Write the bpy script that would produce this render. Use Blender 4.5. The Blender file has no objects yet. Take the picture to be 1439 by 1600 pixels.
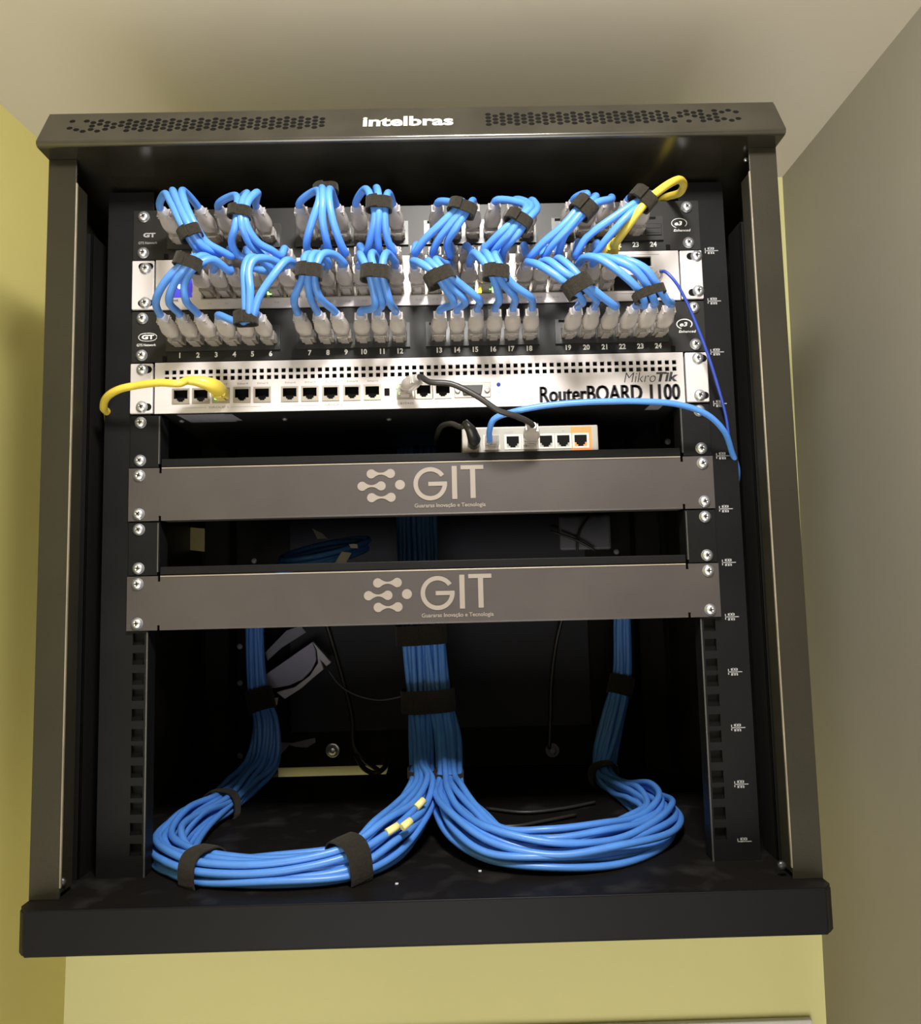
import bpy, bmesh, math, random
from mathutils import Vector, Matrix, Quaternion
random.seed(7)
PI = math.pi
# ------------------------------------------------------------------ units
# everything below is written in millimetres around the rack: x right, y into the wall, z up (0 = top of rack unit 1)
ZO = 2420.0                                  # height of rack unit 1 above the room floor
def W(x, y, z): return Vector((x, y, z + ZO)) * 0.001
CX, CY, CZ = 23.777, -632.435, -323.409      # camera
FPX = 1200.0
RC = [Vector((0.99967963, -0.00911542, -0.02361262)), Vector((-0.02266121, 0.09322121, -0.9953875)), Vector((0.01127457, 0.99560369, 0.09298478))]
def ray(px, py): return RC[0]*((px-719.5)/FPX) + RC[1]*((py-800)/FPX) + RC[2]
def at(px, py, Y):
    d = ray(px, py); t = (Y-CY)/d.y
    return Vector((CX+t*d.x, Y, CZ+t*d.z))
def atz(px, py, Z):
    d = ray(px, py); t = (Z-CZ)/d.z
    return Vector((CX+t*d.x, CY+t*d.y, Z))

sc = bpy.context.scene
C = sc.collection
# ------------------------------------------------------------------ camera
cam = bpy.data.cameras.new('camera'); co = bpy.data.objects.new('camera', cam); C.objects.link(co)
cam.sensor_fit = 'HORIZONTAL'; cam.sensor_width = 36.0; cam.lens = 36.0*FPX/1439.0
cam.clip_start = 0.01; cam.clip_end = 50
m = Matrix.Identity(4)
for i in range(3):
    m[i][0] = RC[0][i]; m[i][1] = -RC[1][i]; m[i][2] = -RC[2][i]
m.translation = W(CX, CY, CZ)
co.matrix_world = m
sc.camera = co
# ------------------------------------------------------------------ world, lamps, exposure
sc.view_settings.view_transform = 'Standard'; sc.view_settings.look = 'None'
sc.view_settings.exposure = 0.0; sc.view_settings.gamma = 1.0; sc.view_settings.use_curve_mapping = False
wd = bpy.data.worlds.new('room_light'); sc.world = wd; wd.use_nodes = True
wd.node_tree.nodes['Background'].inputs[0].default_value = (1.0, 0.93, 0.83, 1)
wd.node_tree.nodes['Background'].inputs[1].default_value = 0.19
def area(name, loc, target, size, energy, color, sy=None):
    l = bpy.data.lights.new(name, 'AREA'); l.energy = energy; l.color = color; l.size = size/1000
    if sy: l.shape = 'RECTANGLE'; l.size_y = sy/1000
    o = bpy.data.objects.new(name, l); C.objects.link(o); o.location = W(*loc)
    o.rotation_euler = (W(*target)-W(*loc)).to_track_quat('-Z', 'Y').to_euler()
    return o
area('ceiling_lamp', (60, -500, 190), (30, -60, -400), 130, 12.5, (1.0, 0.96, 0.90))
area('low_fill', (150, -1600, -1900), (-160, 100, -320), 2300, 104.0, (1.0, 0.95, 0.88))  # unseen fill light, added to brighten the lower wall and ceiling

# ------------------------------------------------------------------ materials
MATS = {}
def mat(name, col, rough=0.5, metal=0.0, spec=0.5, noise=0.0, nscale=60.0, bump=0.0, bscale=400.0, trans=0.0, emit=None, es=1.0, coat=0.0, sheen=0.0, dust=0.0):
    if name in MATS: return MATS[name]
    mt = bpy.data.materials.new(name); mt.use_nodes = True; nt = mt.node_tree; b = nt.nodes['Principled BSDF']
    b.inputs['Base Color'].default_value = (*col, 1); b.inputs['Roughness'].default_value = rough
    b.inputs['Metallic'].default_value = metal; b.inputs['Specular IOR Level'].default_value = spec
    b.inputs['Transmission Weight'].default_value = trans; b.inputs['Coat Weight'].default_value = coat
    b.inputs['Sheen Weight'].default_value = sheen
    tc = nt.nodes.new('ShaderNodeTexCoord')
    if noise or dust:
        n = nt.nodes.new('ShaderNodeTexNoise'); n.inputs['Scale'].default_value = nscale; n.inputs['Detail'].default_value = 5
        nt.links.new(tc.outputs['Object'], n.inputs['Vector'])
        r = nt.nodes.new('ShaderNodeValToRGB')
        if dust:
            r.color_ramp.elements[0].position = 0.52; r.color_ramp.elements[1].position = 0.8
            r.color_ramp.elements[0].color = (*col, 1)
            r.color_ramp.elements[1].color = (*[c*(1-dust)+0.35*dust for c in col], 1)
        else:
            r.color_ramp.elements[0].position = 0.3; r.color_ramp.elements[1].position = 0.7
            r.color_ramp.elements[0].color = (*[c*(1-noise) for c in col], 1)
            r.color_ramp.elements[1].color = (*[min(1, c*(1+noise)) for c in col], 1)
        nt.links.new(n.outputs['Fac'], r.inputs['Fac']); nt.links.new(r.outputs['Color'], b.inputs['Base Color'])
    if bump:
        n2 = nt.nodes.new('ShaderNodeTexNoise'); n2.inputs['Scale'].default_value = bscale; n2.inputs['Detail'].default_value = 3
        nt.links.new(tc.outputs['Object'], n2.inputs['Vector'])
        bp = nt.nodes.new('ShaderNodeBump'); bp.inputs['Strength'].default_value = bump; bp.inputs['Distance'].default_value = 0.0006
        nt.links.new(n2.outputs['Fac'], bp.inputs['Height']); nt.links.new(bp.outputs['Normal'], b.inputs['Normal'])
    if emit:
        b.inputs['Emission Color'].default_value = (*emit, 1); b.inputs['Emission Strength'].default_value = es
    MATS[name] = mt
    return mt
M_LIME = mat('lime_wall_paint', (0.56, 0.54, 0.27), 0.75, noise=0.03, nscale=2.5, bump=0.25, bscale=60, spec=0.25)
M_LIMES = mat('lime_side_wall_paint', (0.62, 0.56, 0.21), 0.75, noise=0.03, nscale=2.5, bump=0.25, bscale=60, spec=0.25)
M_TAUPE = mat('taupe_wall_paint', (0.25, 0.232, 0.19), 0.7, noise=0.05, nscale=3, bump=0.3, bscale=50, spec=0.3)
M_CEIL = mat('ceiling_paint', (0.60, 0.56, 0.50), 0.85, noise=0.03, nscale=2, bump=0.2, bscale=60, spec=0.2)
M_GREYW = mat('grey_skirting_paint', (0.5, 0.5, 0.5), 0.6, noise=0.02)
M_FLOOR = mat('room_floor_tile', (0.42, 0.38, 0.33), 0.4, noise=0.08, nscale=3)
M_EDGE = mat('panel_edge_highlight', (0.30, 0.26, 0.20), 0.4, metal=0.3, noise=0.2, nscale=20)
M_EDGED = mat('pale_edge_strip', (0.05, 0.05, 0.047), 0.45, noise=0.2, nscale=30)  # edge strips paler than the rail and bracket steel
M_CAP = mat('black_cap_gloss', (0.020, 0.018, 0.013), 0.21, noise=0.3, nscale=30, bump=0.05, bscale=900, spec=1.0)
M_GLINT = mat('beige_post_highlight', (0.20, 0.175, 0.125), 0.6, noise=0.25, nscale=30)
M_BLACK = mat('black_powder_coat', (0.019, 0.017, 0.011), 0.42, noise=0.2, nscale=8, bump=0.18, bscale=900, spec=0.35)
M_BLACKIN = mat('black_powder_coat_shaded', (0.007, 0.0065, 0.006), 0.65, noise=0.2, nscale=10, bump=0.15, bscale=900, spec=0.12)  # same coat as outside, darkened to carry the interior shade
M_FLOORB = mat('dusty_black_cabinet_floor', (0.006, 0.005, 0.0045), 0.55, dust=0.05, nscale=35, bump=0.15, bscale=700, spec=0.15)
M_RAIL = mat('black_rail_steel', (0.006, 0.006, 0.0065), 0.5, noise=0.2, nscale=20, bump=0.1, bscale=900, spec=0.13)
M_PANEL = mat('patch_panel_black', (0.009, 0.0088, 0.0088), 0.45, noise=0.15, nscale=25, spec=0.3)
M_GREYP = mat('anodised_grey_panel', (0.054, 0.047, 0.046), 0.42, metal=0.2, noise=0.12, nscale=14, bump=0.06, bscale=1200)
M_SILVER = mat('brushed_aluminium', (0.60, 0.57, 0.585), 0.33, metal=0.3, noise=0.03, nscale=20)
M_HOLE = mat('dark_opening', (0.004, 0.004, 0.004), 0.8, spec=0.1)
M_DARK = mat('black_plastic', (0.012, 0.012, 0.013), 0.35, noise=0.1)
M_PRINT = mat('white_print', (0.62, 0.62, 0.62), 0.6, noise=0.05)
M_PRINTD = mat('dim_print', (0.25, 0.25, 0.26), 0.6, noise=0.05)
M_INK = mat('dark_ink', (0.03, 0.028, 0.035), 0.6, noise=0.05)
M_INKG = mat('grey_ink', (0.26, 0.24, 0.24), 0.6, noise=0.05)
M_LOGO = mat('beige_print', (0.22, 0.19, 0.165), 0.55, noise=0.03)
M_LOGOW = mat('cream_logo_paint', (0.60, 0.58, 0.50), 0.5, noise=0.02)
M_SCREW = mat('chrome_screw', (0.84, 0.86, 0.92), 0.30, metal=0.88, noise=0.05, nscale=200)
M_RECESS = mat('screw_recess', (0.08, 0.08, 0.09), 0.4, metal=0.8, noise=0.05)
M_BLUE = mat('blue_cable_jacket', (0.075, 0.235, 0.68), 0.36, noise=0.05, nscale=90, spec=0.5)
M_BLUED = mat('deep_blue_cable_jacket', (0.06, 0.22, 0.75), 0.36, noise=0.05, nscale=90, spec=0.5)
M_NAVY = mat('navy_cable_jacket', (0.02, 0.05, 0.32), 0.4, noise=0.05)
M_YEL = mat('yellow_cable_jacket', (0.60, 0.47, 0.06), 0.38, noise=0.06, nscale=120)
M_BLKC = mat('black_cable_jacket', (0.018, 0.016, 0.015), 0.45, noise=0.1)
M_VELC = mat('black_hook_and_loop', (0.020, 0.017, 0.013), 0.95, noise=0.25, nscale=500, bump=0.9, bscale=1500, spec=0.1, sheen=0.08)
M_PLUG = mat('clear_plug_plastic', (0.80, 0.75, 0.72), 0.15, trans=0.75, noise=0.05, nscale=150)
M_BOOT = mat('clear_boot_plastic', (0.78, 0.73, 0.70), 0.2, trans=0.65, noise=0.05, nscale=150)
M_GOLD = mat('gold_contacts', (0.7, 0.45, 0.15), 0.3, metal=1.0, noise=0.1)
M_JACKM = mat('jack_shield_metal', (0.34, 0.31, 0.27), 0.4, metal=0.7, noise=0.08)
M_WHITEP = mat('pale_switch_plastic', (0.30, 0.28, 0.26), 0.4, noise=0.03)
M_CREAM = mat('cream_port_frame', (0.48, 0.46, 0.43), 0.4, noise=0.03)
M_ORANGE = mat('orange_print', (0.60, 0.20, 0.05), 0.5, noise=0.04)
M_PAPER = mat('white_paper', (0.55, 0.53, 0.58), 0.7, noise=0.05)
M_OLIVE = mat('olive_lit_opening', (0.35, 0.30, 0.12), 0.7, noise=0.06)
M_LABEL = mat('grey_label', (0.17, 0.17, 0.21), 0.6, noise=0.1)
M_LILAC = mat('lilac_plastic', (0.30, 0.28, 0.40), 0.5, noise=0.04)
M_LBLUE = mat('blue_led', (0.1, 0.2, 1), 0.4, emit=(0.30, 0.45, 1.0), es=5, noise=0.01)
M_LBLUE2 = mat('blue_led_bright', (0.1, 0.2, 1), 0.4, emit=(0.12, 0.22, 1.0), es=6, noise=0.01)
M_SCREEN = mat('lit_blue_window', (0.05, 0.05, 0.4), 0.3, emit=(0.05, 0.03, 0.75), es=0.5, noise=0.01)
M_LGREEN = mat('green_led', (0.1, 1, 0.2), 0.4, emit=(0.25, 1.0, 0.12), es=5, noise=0.01)
M_LYEL = mat('yellow_led', (1, 0.8, 0.1), 0.4, emit=(1.0, 0.85, 0.05), es=5, noise=0.01)
M_MARK = mat('yellow_cable_marker', (0.80, 0.72, 0.30), 0.5, noise=0.03)

# ------------------------------------------------------------------ mesh helpers
ORG = {}
def tag(o, label=None, cat=None, group=None, kind=None):
    if label: o['label'] = label
    if cat: o['category'] = cat
    if group: o['group'] = group
    if kind: o['kind'] = kind
    return o
def empty(name, loc, label, cat, group=None):
    o = bpy.data.objects.new(name, None); C.objects.link(o); o.empty_display_size = 0.02
    o.location = W(*loc); ORG[o] = Vector(loc); tag(o, label, cat, group)
    return o
class MB:
    def __init__(s): s.bm = bmesh.new()
    def box(s, x0, x1, y0, y1, z0, z1, bev=0.0, seg=2):
        t = bmesh.new()
        vs = [t.verts.new((x, y, z)) for x in (x0, x1) for y in (y0, y1) for z in (z0, z1)]
        for f in ((0,1,3,2),(4,6,7,5),(0,4,5,1),(2,3,7,6),(0,2,6,4),(1,5,7,3)): t.faces.new([vs[i] for i in f])
        bmesh.ops.recalc_face_normals(t, faces=t.faces)
        if bev: bmesh.ops.bevel(t, geom=list(t.edges), offset=bev, segments=seg, profile=0.5, affect='EDGES')
        s.join(t); return s
    def join(s, t, M=None):
        mp = {}
        for v in t.verts: mp[v] = s.bm.verts.new(M @ v.co if M else v.co)
        for f in t.faces:
            try: nf = s.bm.faces.new([mp[v] for v in f.verts]); nf.smooth = f.smooth
            except ValueError: pass
        t.free()
    def prism(s, pts, axis, a0, a1, bev=0.0):
        """extrude a polygon; axis 'x': pts are (y,z); axis 'y': pts are (x,z); axis 'z': pts are (x,y)"""
        t = bmesh.new()
        def P(p, a): return {'x': (a, p[0], p[1]), 'y': (p[0], a, p[1]), 'z': (p[0], p[1], a)}[axis]
        A = [t.verts.new(P(p, a0)) for p in pts]; B = [t.verts.new(P(p, a1)) for p in pts]
        n = len(pts)
        t.faces.new(A); t.faces.new(B[::-1])
        for i in range(n): t.faces.new((A[i], B[i], B[(i+1) % n], A[(i+1) % n]))
        bmesh.ops.recalc_face_normals(t, faces=t.faces)
        if bev: bmesh.ops.bevel(t, geom=list(t.edges), offset=bev, segments=2, profile=0.5, affect='EDGES')
        s.join(t); return s
    def plate(s, x0, x1, z0, z1, y, th, holes):
        """flat plate facing -y with rectangular openings cut through it"""
        xs = sorted({round(v, 4) for v in [x0, x1]+[h[0] for h in holes]+[h[1] for h in holes]})
        zs = sorted({round(v, 4) for v in [z0, z1]+[h[2] for h in holes]+[h[3] for h in holes]})
        nx, nz = len(xs)-1, len(zs)-1
        solid = [[True]*nz for _ in range(nx)]
        for h in holes:
            i0, i1 = xs.index(round(h[0], 4)), xs.index(round(h[1], 4)); j0, j1 = zs.index(round(h[2], 4)), zs.index(round(h[3], 4))
            for i in range(i0, i1):
                for j in range(j0, j1): solid[i][j] = False
        cache = {}
        def V(i, j, k):
            if (i, j, k) not in cache: cache[(i, j, k)] = s.bm.verts.new((xs[i], y+(th if k else 0), zs[j]))
            return cache[(i, j, k)]
        for i in range(nx):
            for j in range(nz):
                if not solid[i][j]: continue
                s.bm.faces.new((V(i,j,0), V(i+1,j,0), V(i+1,j+1,0), V(i,j+1,0)))
                s.bm.faces.new((V(i,j,1), V(i,j+1,1), V(i+1,j+1,1), V(i+1,j,1)))
                if i == 0 or not solid[i-1][j]: s.bm.faces.new((V(i,j,0), V(i,j+1,0), V(i,j+1,1), V(i,j,1)))
                if i == nx-1 or not solid[i+1][j]: s.bm.faces.new((V(i+1,j,0), V(i+1,j,1), V(i+1,j+1,1), V(i+1,j+1,0)))
                if j == 0 or not solid[i][j-1]: s.bm.faces.new((V(i,j,0), V(i,j,1), V(i+1,j,1), V(i+1,j,0)))
                if j == nz-1 or not solid[i][j+1]: s.bm.faces.new((V(i,j+1,0), V(i+1,j+1,0), V(i+1,j+1,1), V(i,j+1,1)))
        return s
    def lathe(s, prof, n=24, M=None, smooth=True):
        """profile of (radius, height) revolved about +z, then moved by M"""
        t = bmesh.new(); rings = []
        for r, h in prof:
            if r < 1e-6: rings.append([t.verts.new((0, 0, h))])
            else: rings.append([t.verts.new((r*math.cos(2*PI*k/n), r*math.sin(2*PI*k/n), h)) for k in range(n)])
        for a, b in zip(rings, rings[1:]):
            for k in range(n):
                q = [a[k % len(a)], a[(k+1) % len(a)], b[(k+1) % len(b)], b[k % len(b)]]
                u = []
                for v in q:
                    if v not in u: u.append(v)
                if len(u) > 2:
                    f = t.faces.new(u); f.smooth = smooth
        bmesh.ops.recalc_face_normals(t, faces=t.faces)
        s.join(t, M); return s
    def tube(s, pts, r, n=10, cap=True, rz=None):
        """sweep a circle (radius r, or an ellipse r x rz) along points"""
        P = [Vector(p) for p in pts]
        T = []
        for i in range(len(P)):
            d = P[min(i+1, len(P)-1)] - P[max(i-1, 0)]
            T.append(d.normalized() if d.length > 1e-9 else Vector((0, 0, 1)))
        a = Vector((0, 0, 1)) if abs(T[0].z) < 0.9 else Vector((1, 0, 0))
        u = (a - T[0]*a.dot(T[0])).normalized()
        rings = []
        for i in range(len(P)):
            if i:
                q = T[i-1].rotation_difference(T[i]); u = (q @ u); u = (u - T[i]*u.dot(T[i])).normalized()
            w = T[i].cross(u)
            rr = r[i] if isinstance(r, (list, tuple)) else r
            rings.append([s.bm.verts.new(P[i] + u*rr*math.cos(2*PI*k/n) + w*(rz or rr)*math.sin(2*PI*k/n)) for k in range(n)])
        for A, B in zip(rings, rings[1:]):
            for k in range(n):
                f = s.bm.faces.new((A[k], A[(k+1) % n], B[(k+1) % n], B[k])); f.smooth = True
        if cap: s.bm.faces.new(rings[0][::-1]); s.bm.faces.new(rings[-1])
        return s
    def text(s, body, x0, x1, z0, z1, y, bold=0.0, shear=0.0, th=0.12, fit=True):
        cu = bpy.data.curves.new('t', 'FONT'); cu.body = body; cu.size = 1; cu.offset = bold; cu.shear = shear; cu.resolution_u = 3
        cu.align_x = 'LEFT'
        o = bpy.data.objects.new('t', cu); C.objects.link(o)
        dg = bpy.context.evaluated_depsgraph_get(); me = bpy.data.meshes.new_from_object(o.evaluated_get(dg))
        bpy.data.objects.remove(o); bpy.data.curves.remove(cu)
        xs = [v.co.x for v in me.vertices]; ys = [v.co.y for v in me.vertices]
        if xs:
            ax, bx, ay, by = min(xs), max(xs), min(ys), max(ys)
            sz = (z1-z0)/max(by-ay, 1e-6)
            if fit: sx = (x1-x0)/max(bx-ax, 1e-6); ox = x0
            else: sx = sz*0.95; ox = (x0+x1)/2-(bx-ax)*sx/2
            t = bmesh.new(); t.from_mesh(me)
            for v in t.verts: v.co = Vector((ox+(v.co.x-ax)*sx, y, z0+(v.co.y-ay)*sz))
            s.join(t)
        bpy.data.meshes.remove(me)
        return s
    def build(s, name, m, parent=None, label=None, smooth=False):
        bmesh.ops.recalc_face_normals(s.bm, faces=s.bm.faces) if smooth else None
        me = bpy.data.meshes.new(name)
        if parent is not None: org = ORG[parent]
        else:
            n = max(1, len(s.bm.verts)); org = sum((v.co for v in s.bm.verts), Vector())/n
        for v in s.bm.verts: v.co = (v.co-org)*0.001
        if smooth:
            for f in s.bm.faces: f.smooth = True
        s.bm.to_mesh(me); s.bm.free(); me.materials.append(m)
        o = bpy.data.objects.new(name, me); C.objects.link(o); ORG[o] = org
        if parent is not None: o.parent = parent
        else: o.location = W(*org)
        if label: o['label'] = label
        return o
def spline(pts, n=7):
    P = [Vector(p) for p in pts]
    if len(P) < 3: return P
    Q = [P[0]*2-P[1]] + P + [P[-1]*2-P[-2]]
    out = []
    for i in range(1, len(Q)-2):
        p0, p1, p2, p3 = Q[i-1:i+3]
        t0 = 0; t1 = t0+max((p1-p0).length, 1e-3)**.5; t2 = t1+max((p2-p1).length, 1e-3)**.5; t3 = t2+max((p3-p2).length, 1e-3)**.5
        for k in range(n):
            t = t1+(t2-t1)*k/n
            a1 = p0*((t1-t)/(t1-t0))+p1*((t-t0)/(t1-t0)); a2 = p1*((t2-t)/(t2-t1))+p2*((t-t1)/(t2-t1)); a3 = p2*((t3-t)/(t3-t2))+p3*((t-t2)/(t3-t2))
            b1 = a1*((t2-t)/(t2-t0))+a2*((t-t0)/(t2-t0)); b2 = a2*((t3-t)/(t3-t1))+a3*((t-t1)/(t3-t1))
            out.append(b1*((t2-t)/(t2-t1))+b2*((t-t1)/(t2-t1)))
    out.append(P[-1])
    return out
U = 44.45

# ================================================================== THE ROOM
YW = 345.0; ZC = 208.0; ZF = -ZO
def quad_wall(name, a, b, c, d, n, th, m):
    """thick wall from four corners and an outward thickness vector"""
    s = MB(); n = Vector(n)*th
    A = [s.bm.verts.new(Vector(p)) for p in (a, b, c, d)]; B = [s.bm.verts.new(Vector(p)+n) for p in (a, b, c, d)]
    s.bm.faces.new(A); s.bm.faces.new(B[::-1])
    for i in range(4): s.bm.faces.new((A[i], A[(i+1) % 4], B[(i+1) % 4], B[i]))
    bmesh.ops.recalc_face_normals(s.bm, faces=s.bm.faces)
    return tag(s.build(name, m), kind='structure')
YN = -3200.0
XLt, XLb = -441.0, -454.0      # left rear corner at the ceiling / lower down (the wall is a little out of plumb)
XRt, XRb = 476.0, 462.0
lb = XLt + (XLb-XLt)*(ZC-ZF)/(ZC+763); rb = XRt + (XRb-XRt)*(ZC-ZF)/(ZC+880)
quad_wall('wall_back', (-760, YW, ZC), (760, YW, ZC), (760, YW, ZF), (-760, YW, ZF), (0, 1, 0), 80, M_LIME)
quad_wall('wall_left', (XLt, YW, ZC), (XLt-.09*(YW-YN), YN, ZC), (lb-.09*(YW-YN), YN, ZF), (lb, YW, ZF), (-1, 0, 0), 80, M_LIMES)
quad_wall('wall_right', (XRt, YW, ZC), (XRt+6, YN, ZC), (rb+6, YN, ZF), (rb, YW, ZF), (1, 0, 0), 80, M_TAUPE)
quad_wall('ceiling', (-900, YW+80, ZC), (700, YW+80, ZC), (700, YN, ZC), (-900, YN, ZC), (0, 0, 1), 60, M_CEIL)
quad_wall('floor', (-900, YW+80, ZF), (700, YW+80, ZF), (700, YN, ZF), (-900, YN, ZF), (0, 0, -1), 60, M_FLOOR)
zt = at(1150, 1591, YW).z
tag(MB().box(lb, rb, YW-8, YW-0.5, zt-100, zt, 1.5).build('trim_1', M_GREYW), kind='structure')

# ================================================================== CABINET
cab = empty('wall_rack_cabinet', (0, 140, -580), 'open black steel wall-mounted rack cabinet full of network gear in the room corner', 'cabinet')
HW = 294.0; YF = -60.0; YB = 340.0; ZFL = -548.0
# top cap: slanted fascia, rounded lower edge
s = MB(); ARC = [(YF+3.2-3.2*math.cos(math.radians(d)), 27.2+3.2*math.sin(math.radians(d))) for d in range(-90, 28, 9)]
s.prism(ARC+[(-43.2, 61), (YB, 61), (YB, 24)], 'x', -HW, HW)
bmesh.ops.bevel(s.bm, geom=[e for e in s.bm.edges if abs(e.verts[0].co.x) > HW-1 and abs(e.verts[1].co.x) > HW-1 and (e.verts[0].co.x*e.verts[1].co.x) > 0 and min(e.verts[0].co.y, e.verts[1].co.y) < -40], offset=1.2, segments=2, affect='EDGES')
for f in s.bm.faces: f.smooth = abs(f.normal.x) < .5 and f.calc_center_median().y < -50 and f.calc_area() < 4000
s.build('top_cover', M_CAP, cab)
sl = Vector((0, 16.45, 32.35)).normalized()
frng = random.Random(3)
def fascia(u, v, off=0.15):   # u = x, v = distance up the slope from the rounded edge
    b = Vector((u, -59.65, 28.65)) + sl*(v+5.0); nn = Vector((0, -sl.z, sl.y)); return b + nn*off
for (xa, xb, side) in ((-272, -64, -1), (60, 270, 1)):
    vent = MB(); n = int((xb-xa)/5.7)
    for i in range(n):
        x = xa + i*5.7
        edge = (i if side < 0 else n-1-i)
        for j in range(4):
            if j == 3 and i % 2: continue
            if edge < 10 and frng.random() < 0.38: continue
            v = 6.5+j*4.7+(2.35 if i % 2 else 0)
            pts = [fascia(x+2.5*math.cos(a), v+2.0*math.sin(a)) for a in [k*PI/3 for k in range(6)]]
            vent.bm.faces.new([vent.bm.verts.new(p) for p in pts])
    vent.build('vent_grille', M_HOLE, cab)
lg = MB(); lg.text('intelbras', -40, 32, 0, 1, 0, bold=0.032)
zs = [v.co.z for v in lg.bm.verts]
for v in lg.bm.verts: v.co = fascia(v.co.x, 6.0+v.co.z*13.5, 0.3)
lg.build('maker_logo', M_LOGOW, cab, 'cream lettering on the slanted top edge')
# base: floor slab with chamfered front corners
s = MB()
pl = [(-HW, YB-28), (-HW, YF+8), (-HW+7, YF), (HW-7, YF), (HW, YF+8), (HW, YB-28)]
s.prism(pl, 'z', -580, ZFL); bmesh.ops.bevel(s.bm, geom=[e for e in s.bm.edges if e.verts[0].co.y < YF+9 and e.verts[1].co.y < YF+9], offset=1.6, segments=3, affect='EDGES')
s.box(-HW, -197, YB-28, YB, -580, ZFL); s.box(-62, HW, YB-28, YB, -580, ZFL)
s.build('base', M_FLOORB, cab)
# front face of the base has the smooth body finish
s = MB(); s.box(-HW+7.5, HW-7.5, YF-0.5, YF+3, -578.4, ZFL+.4, 1.1, 3)
s.build('base_front', mat('black_base_front', (0.006, 0.006, 0.0075), 0.45, noise=0.12, nscale=6, bump=0.05, bscale=900, spec=0.1), cab)
for sx in (-1, 1):
    s = MB(); s.box(min(sx*292, sx*HW), max(sx*292, sx*HW), -40, YB, ZFL, 24); s.box(min(sx*271.5, sx*HW), max(sx*271.5, sx*HW), -40.5, -38.5, ZFL, 24, 0.4)
    s.build('side_panel', M_BLACK, cab)
    s = MB(); s.box(min(sx*270.6, sx*271.7), max(sx*270.6, sx*271.7), -41.2, -39, -540, 4, 0.4)
    s.build('post_highlight', M_GLINT, cab)  # beige strip painting the highlight on the post's inner edge
    s = MB(); s.box(min(sx*271.2, sx*273.2), max(sx*271.2, sx*273.2), -39.5, -22, ZFL+4, 4, 0.4)
    s.build('door_flange', M_BLACK, cab)
    s = MB()
    s.box(min(sx*276, sx*291), max(sx*276, sx*291), -2, 0, ZFL, -20, .4); s.box(min(sx*276, sx*277.6), max(sx*276, sx*277.6), -2, 26, ZFL, -20, .4)
    s.box(min(sx*283, sx*291), max(sx*283, sx*291), -24, -22, ZFL, -8, .4)
    s.build('inner_channel', M_BLACKIN, cab)
    # rail with square holes
    holes = []
    for k in range(12):
        for h in (6.35, 22.2, 38.1):
            zc = -U*k-h; holes.append((sx*232.55-4.75, sx*232.55+4.75, zc-4.75, zc+4.75))
    x0, x1 = (-262, -226) if sx < 0 else (226, 262)
    s = MB(); s.plate(x0, x1, ZFL, 17, 0, 1.8, holes)
    xi = sx*226; s.box(min(xi, xi-sx*1.0), max(xi, xi-sx*1.0), -0.3, 16, ZFL, 17, 0.3)
    xo = sx*262; s.box(min(xo, xo+sx*1.6), max(xo, xo+sx*1.6), 0, 30, ZFL, 17)
    s.build('mounting_rail', M_RAIL, cab)
    s = MB(); s.box(min(xi, xi-sx*1.2), max(xi, xi-sx*1.2), -0.9, -0.3, ZFL, -8*U-1); s.build('rail_edge', M_EDGED, cab)
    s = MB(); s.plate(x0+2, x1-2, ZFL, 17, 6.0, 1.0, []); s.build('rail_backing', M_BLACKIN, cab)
# printed unit marks on the right rail
for k in range(1, 13):
    mk = MB()
    p = at(*[(1108,393),(1115,471),(1120,550),(1125,631),(1128,713),(1131,796),(1138,880),(1141,965),(1146,1050),(1151,1137),(1155,1224),(1158,1311)][k-1], -0.1)
    x, z = 250.5, -U*k
    mk.box(x-5, x+6.5, -.18, -.05, z-.35, z+.35); mk.box(x-5, x-4.2, -.18, -.05, z-2.2*(k < 12), z+2.4)
    mk.box(x-2.6, x+3.0, -.18, -.05, z+1.0, z+2.9)
    if k < 12: mk.box(x-2.6, x+3.0, -.18, -.05, z-2.9, z-1.0)
    mk.box(x-1, x-0.2, -.18, -.05, z-(2.9 if k < 12 else 0), z+3.2); mk.box(x+1.2, x+1.8, -.18, -.05, z-(2.9 if k < 12 else 0), z+3.2)
    mk.build('unit_mark', M_PRINTD, cab)
# back, roof and rear posts
s = MB(); s.plate(-292, 292, ZFL-6, 24, YB-3, 2, [(-197, -62, ZFL-6, ZFL+5)])
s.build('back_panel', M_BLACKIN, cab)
s = MB(); s.box(-180, 190, YB-10, YB-3.5, -200, -500, .8); s.build('mounting_plate', mat('slate_black_plate', (0.020, 0.020, 0.028), 0.55, noise=0.15, nscale=8, spec=0.2), cab)
for sx in (-1, 1):
    s = MB(); s.box(sx*262-14, sx*262+14, 300, 302, ZFL, 15, .4); s.box(sx*248-1, sx*248+1, 302, 330, ZFL, 15, .3); s.build('rear_post', M_BLACKIN, cab)
def screw_bm(s, x, y, z, r=4.1, seed=0):
    """pan-head cross screw on a washer, axis towards the viewer (-y)"""
    rn = random.Random(seed); an = rn.uniform(0, PI)
    Mx = Matrix.Translation((x, y, z)) @ Matrix.Rotation(PI/2, 4, 'X') @ Matrix.Rotation(an, 4, 'Z')
    s.lathe([(r*1.18, 0), (r*1.18, .8), (r*.95, .9), (r, 1.2), (r*.97, 1.9), (r*.82, 2.6), (r*.5, 3.05), (r*.28, 3.15), (r*.26, 2.5), (0, 2.4)], 20, Mx)
    for a in (0, PI/2):
        t = bmesh.new(); bmesh.ops.create_cube(t, size=1)
        s.join(t, Mx @ Matrix.Rotation(a, 4, 'Z') @ Matrix.Translation((0, 0, 2.72)) @ Matrix.Diagonal((r*.95, r*.17, .75, 1)))
SEED = [0]
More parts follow.
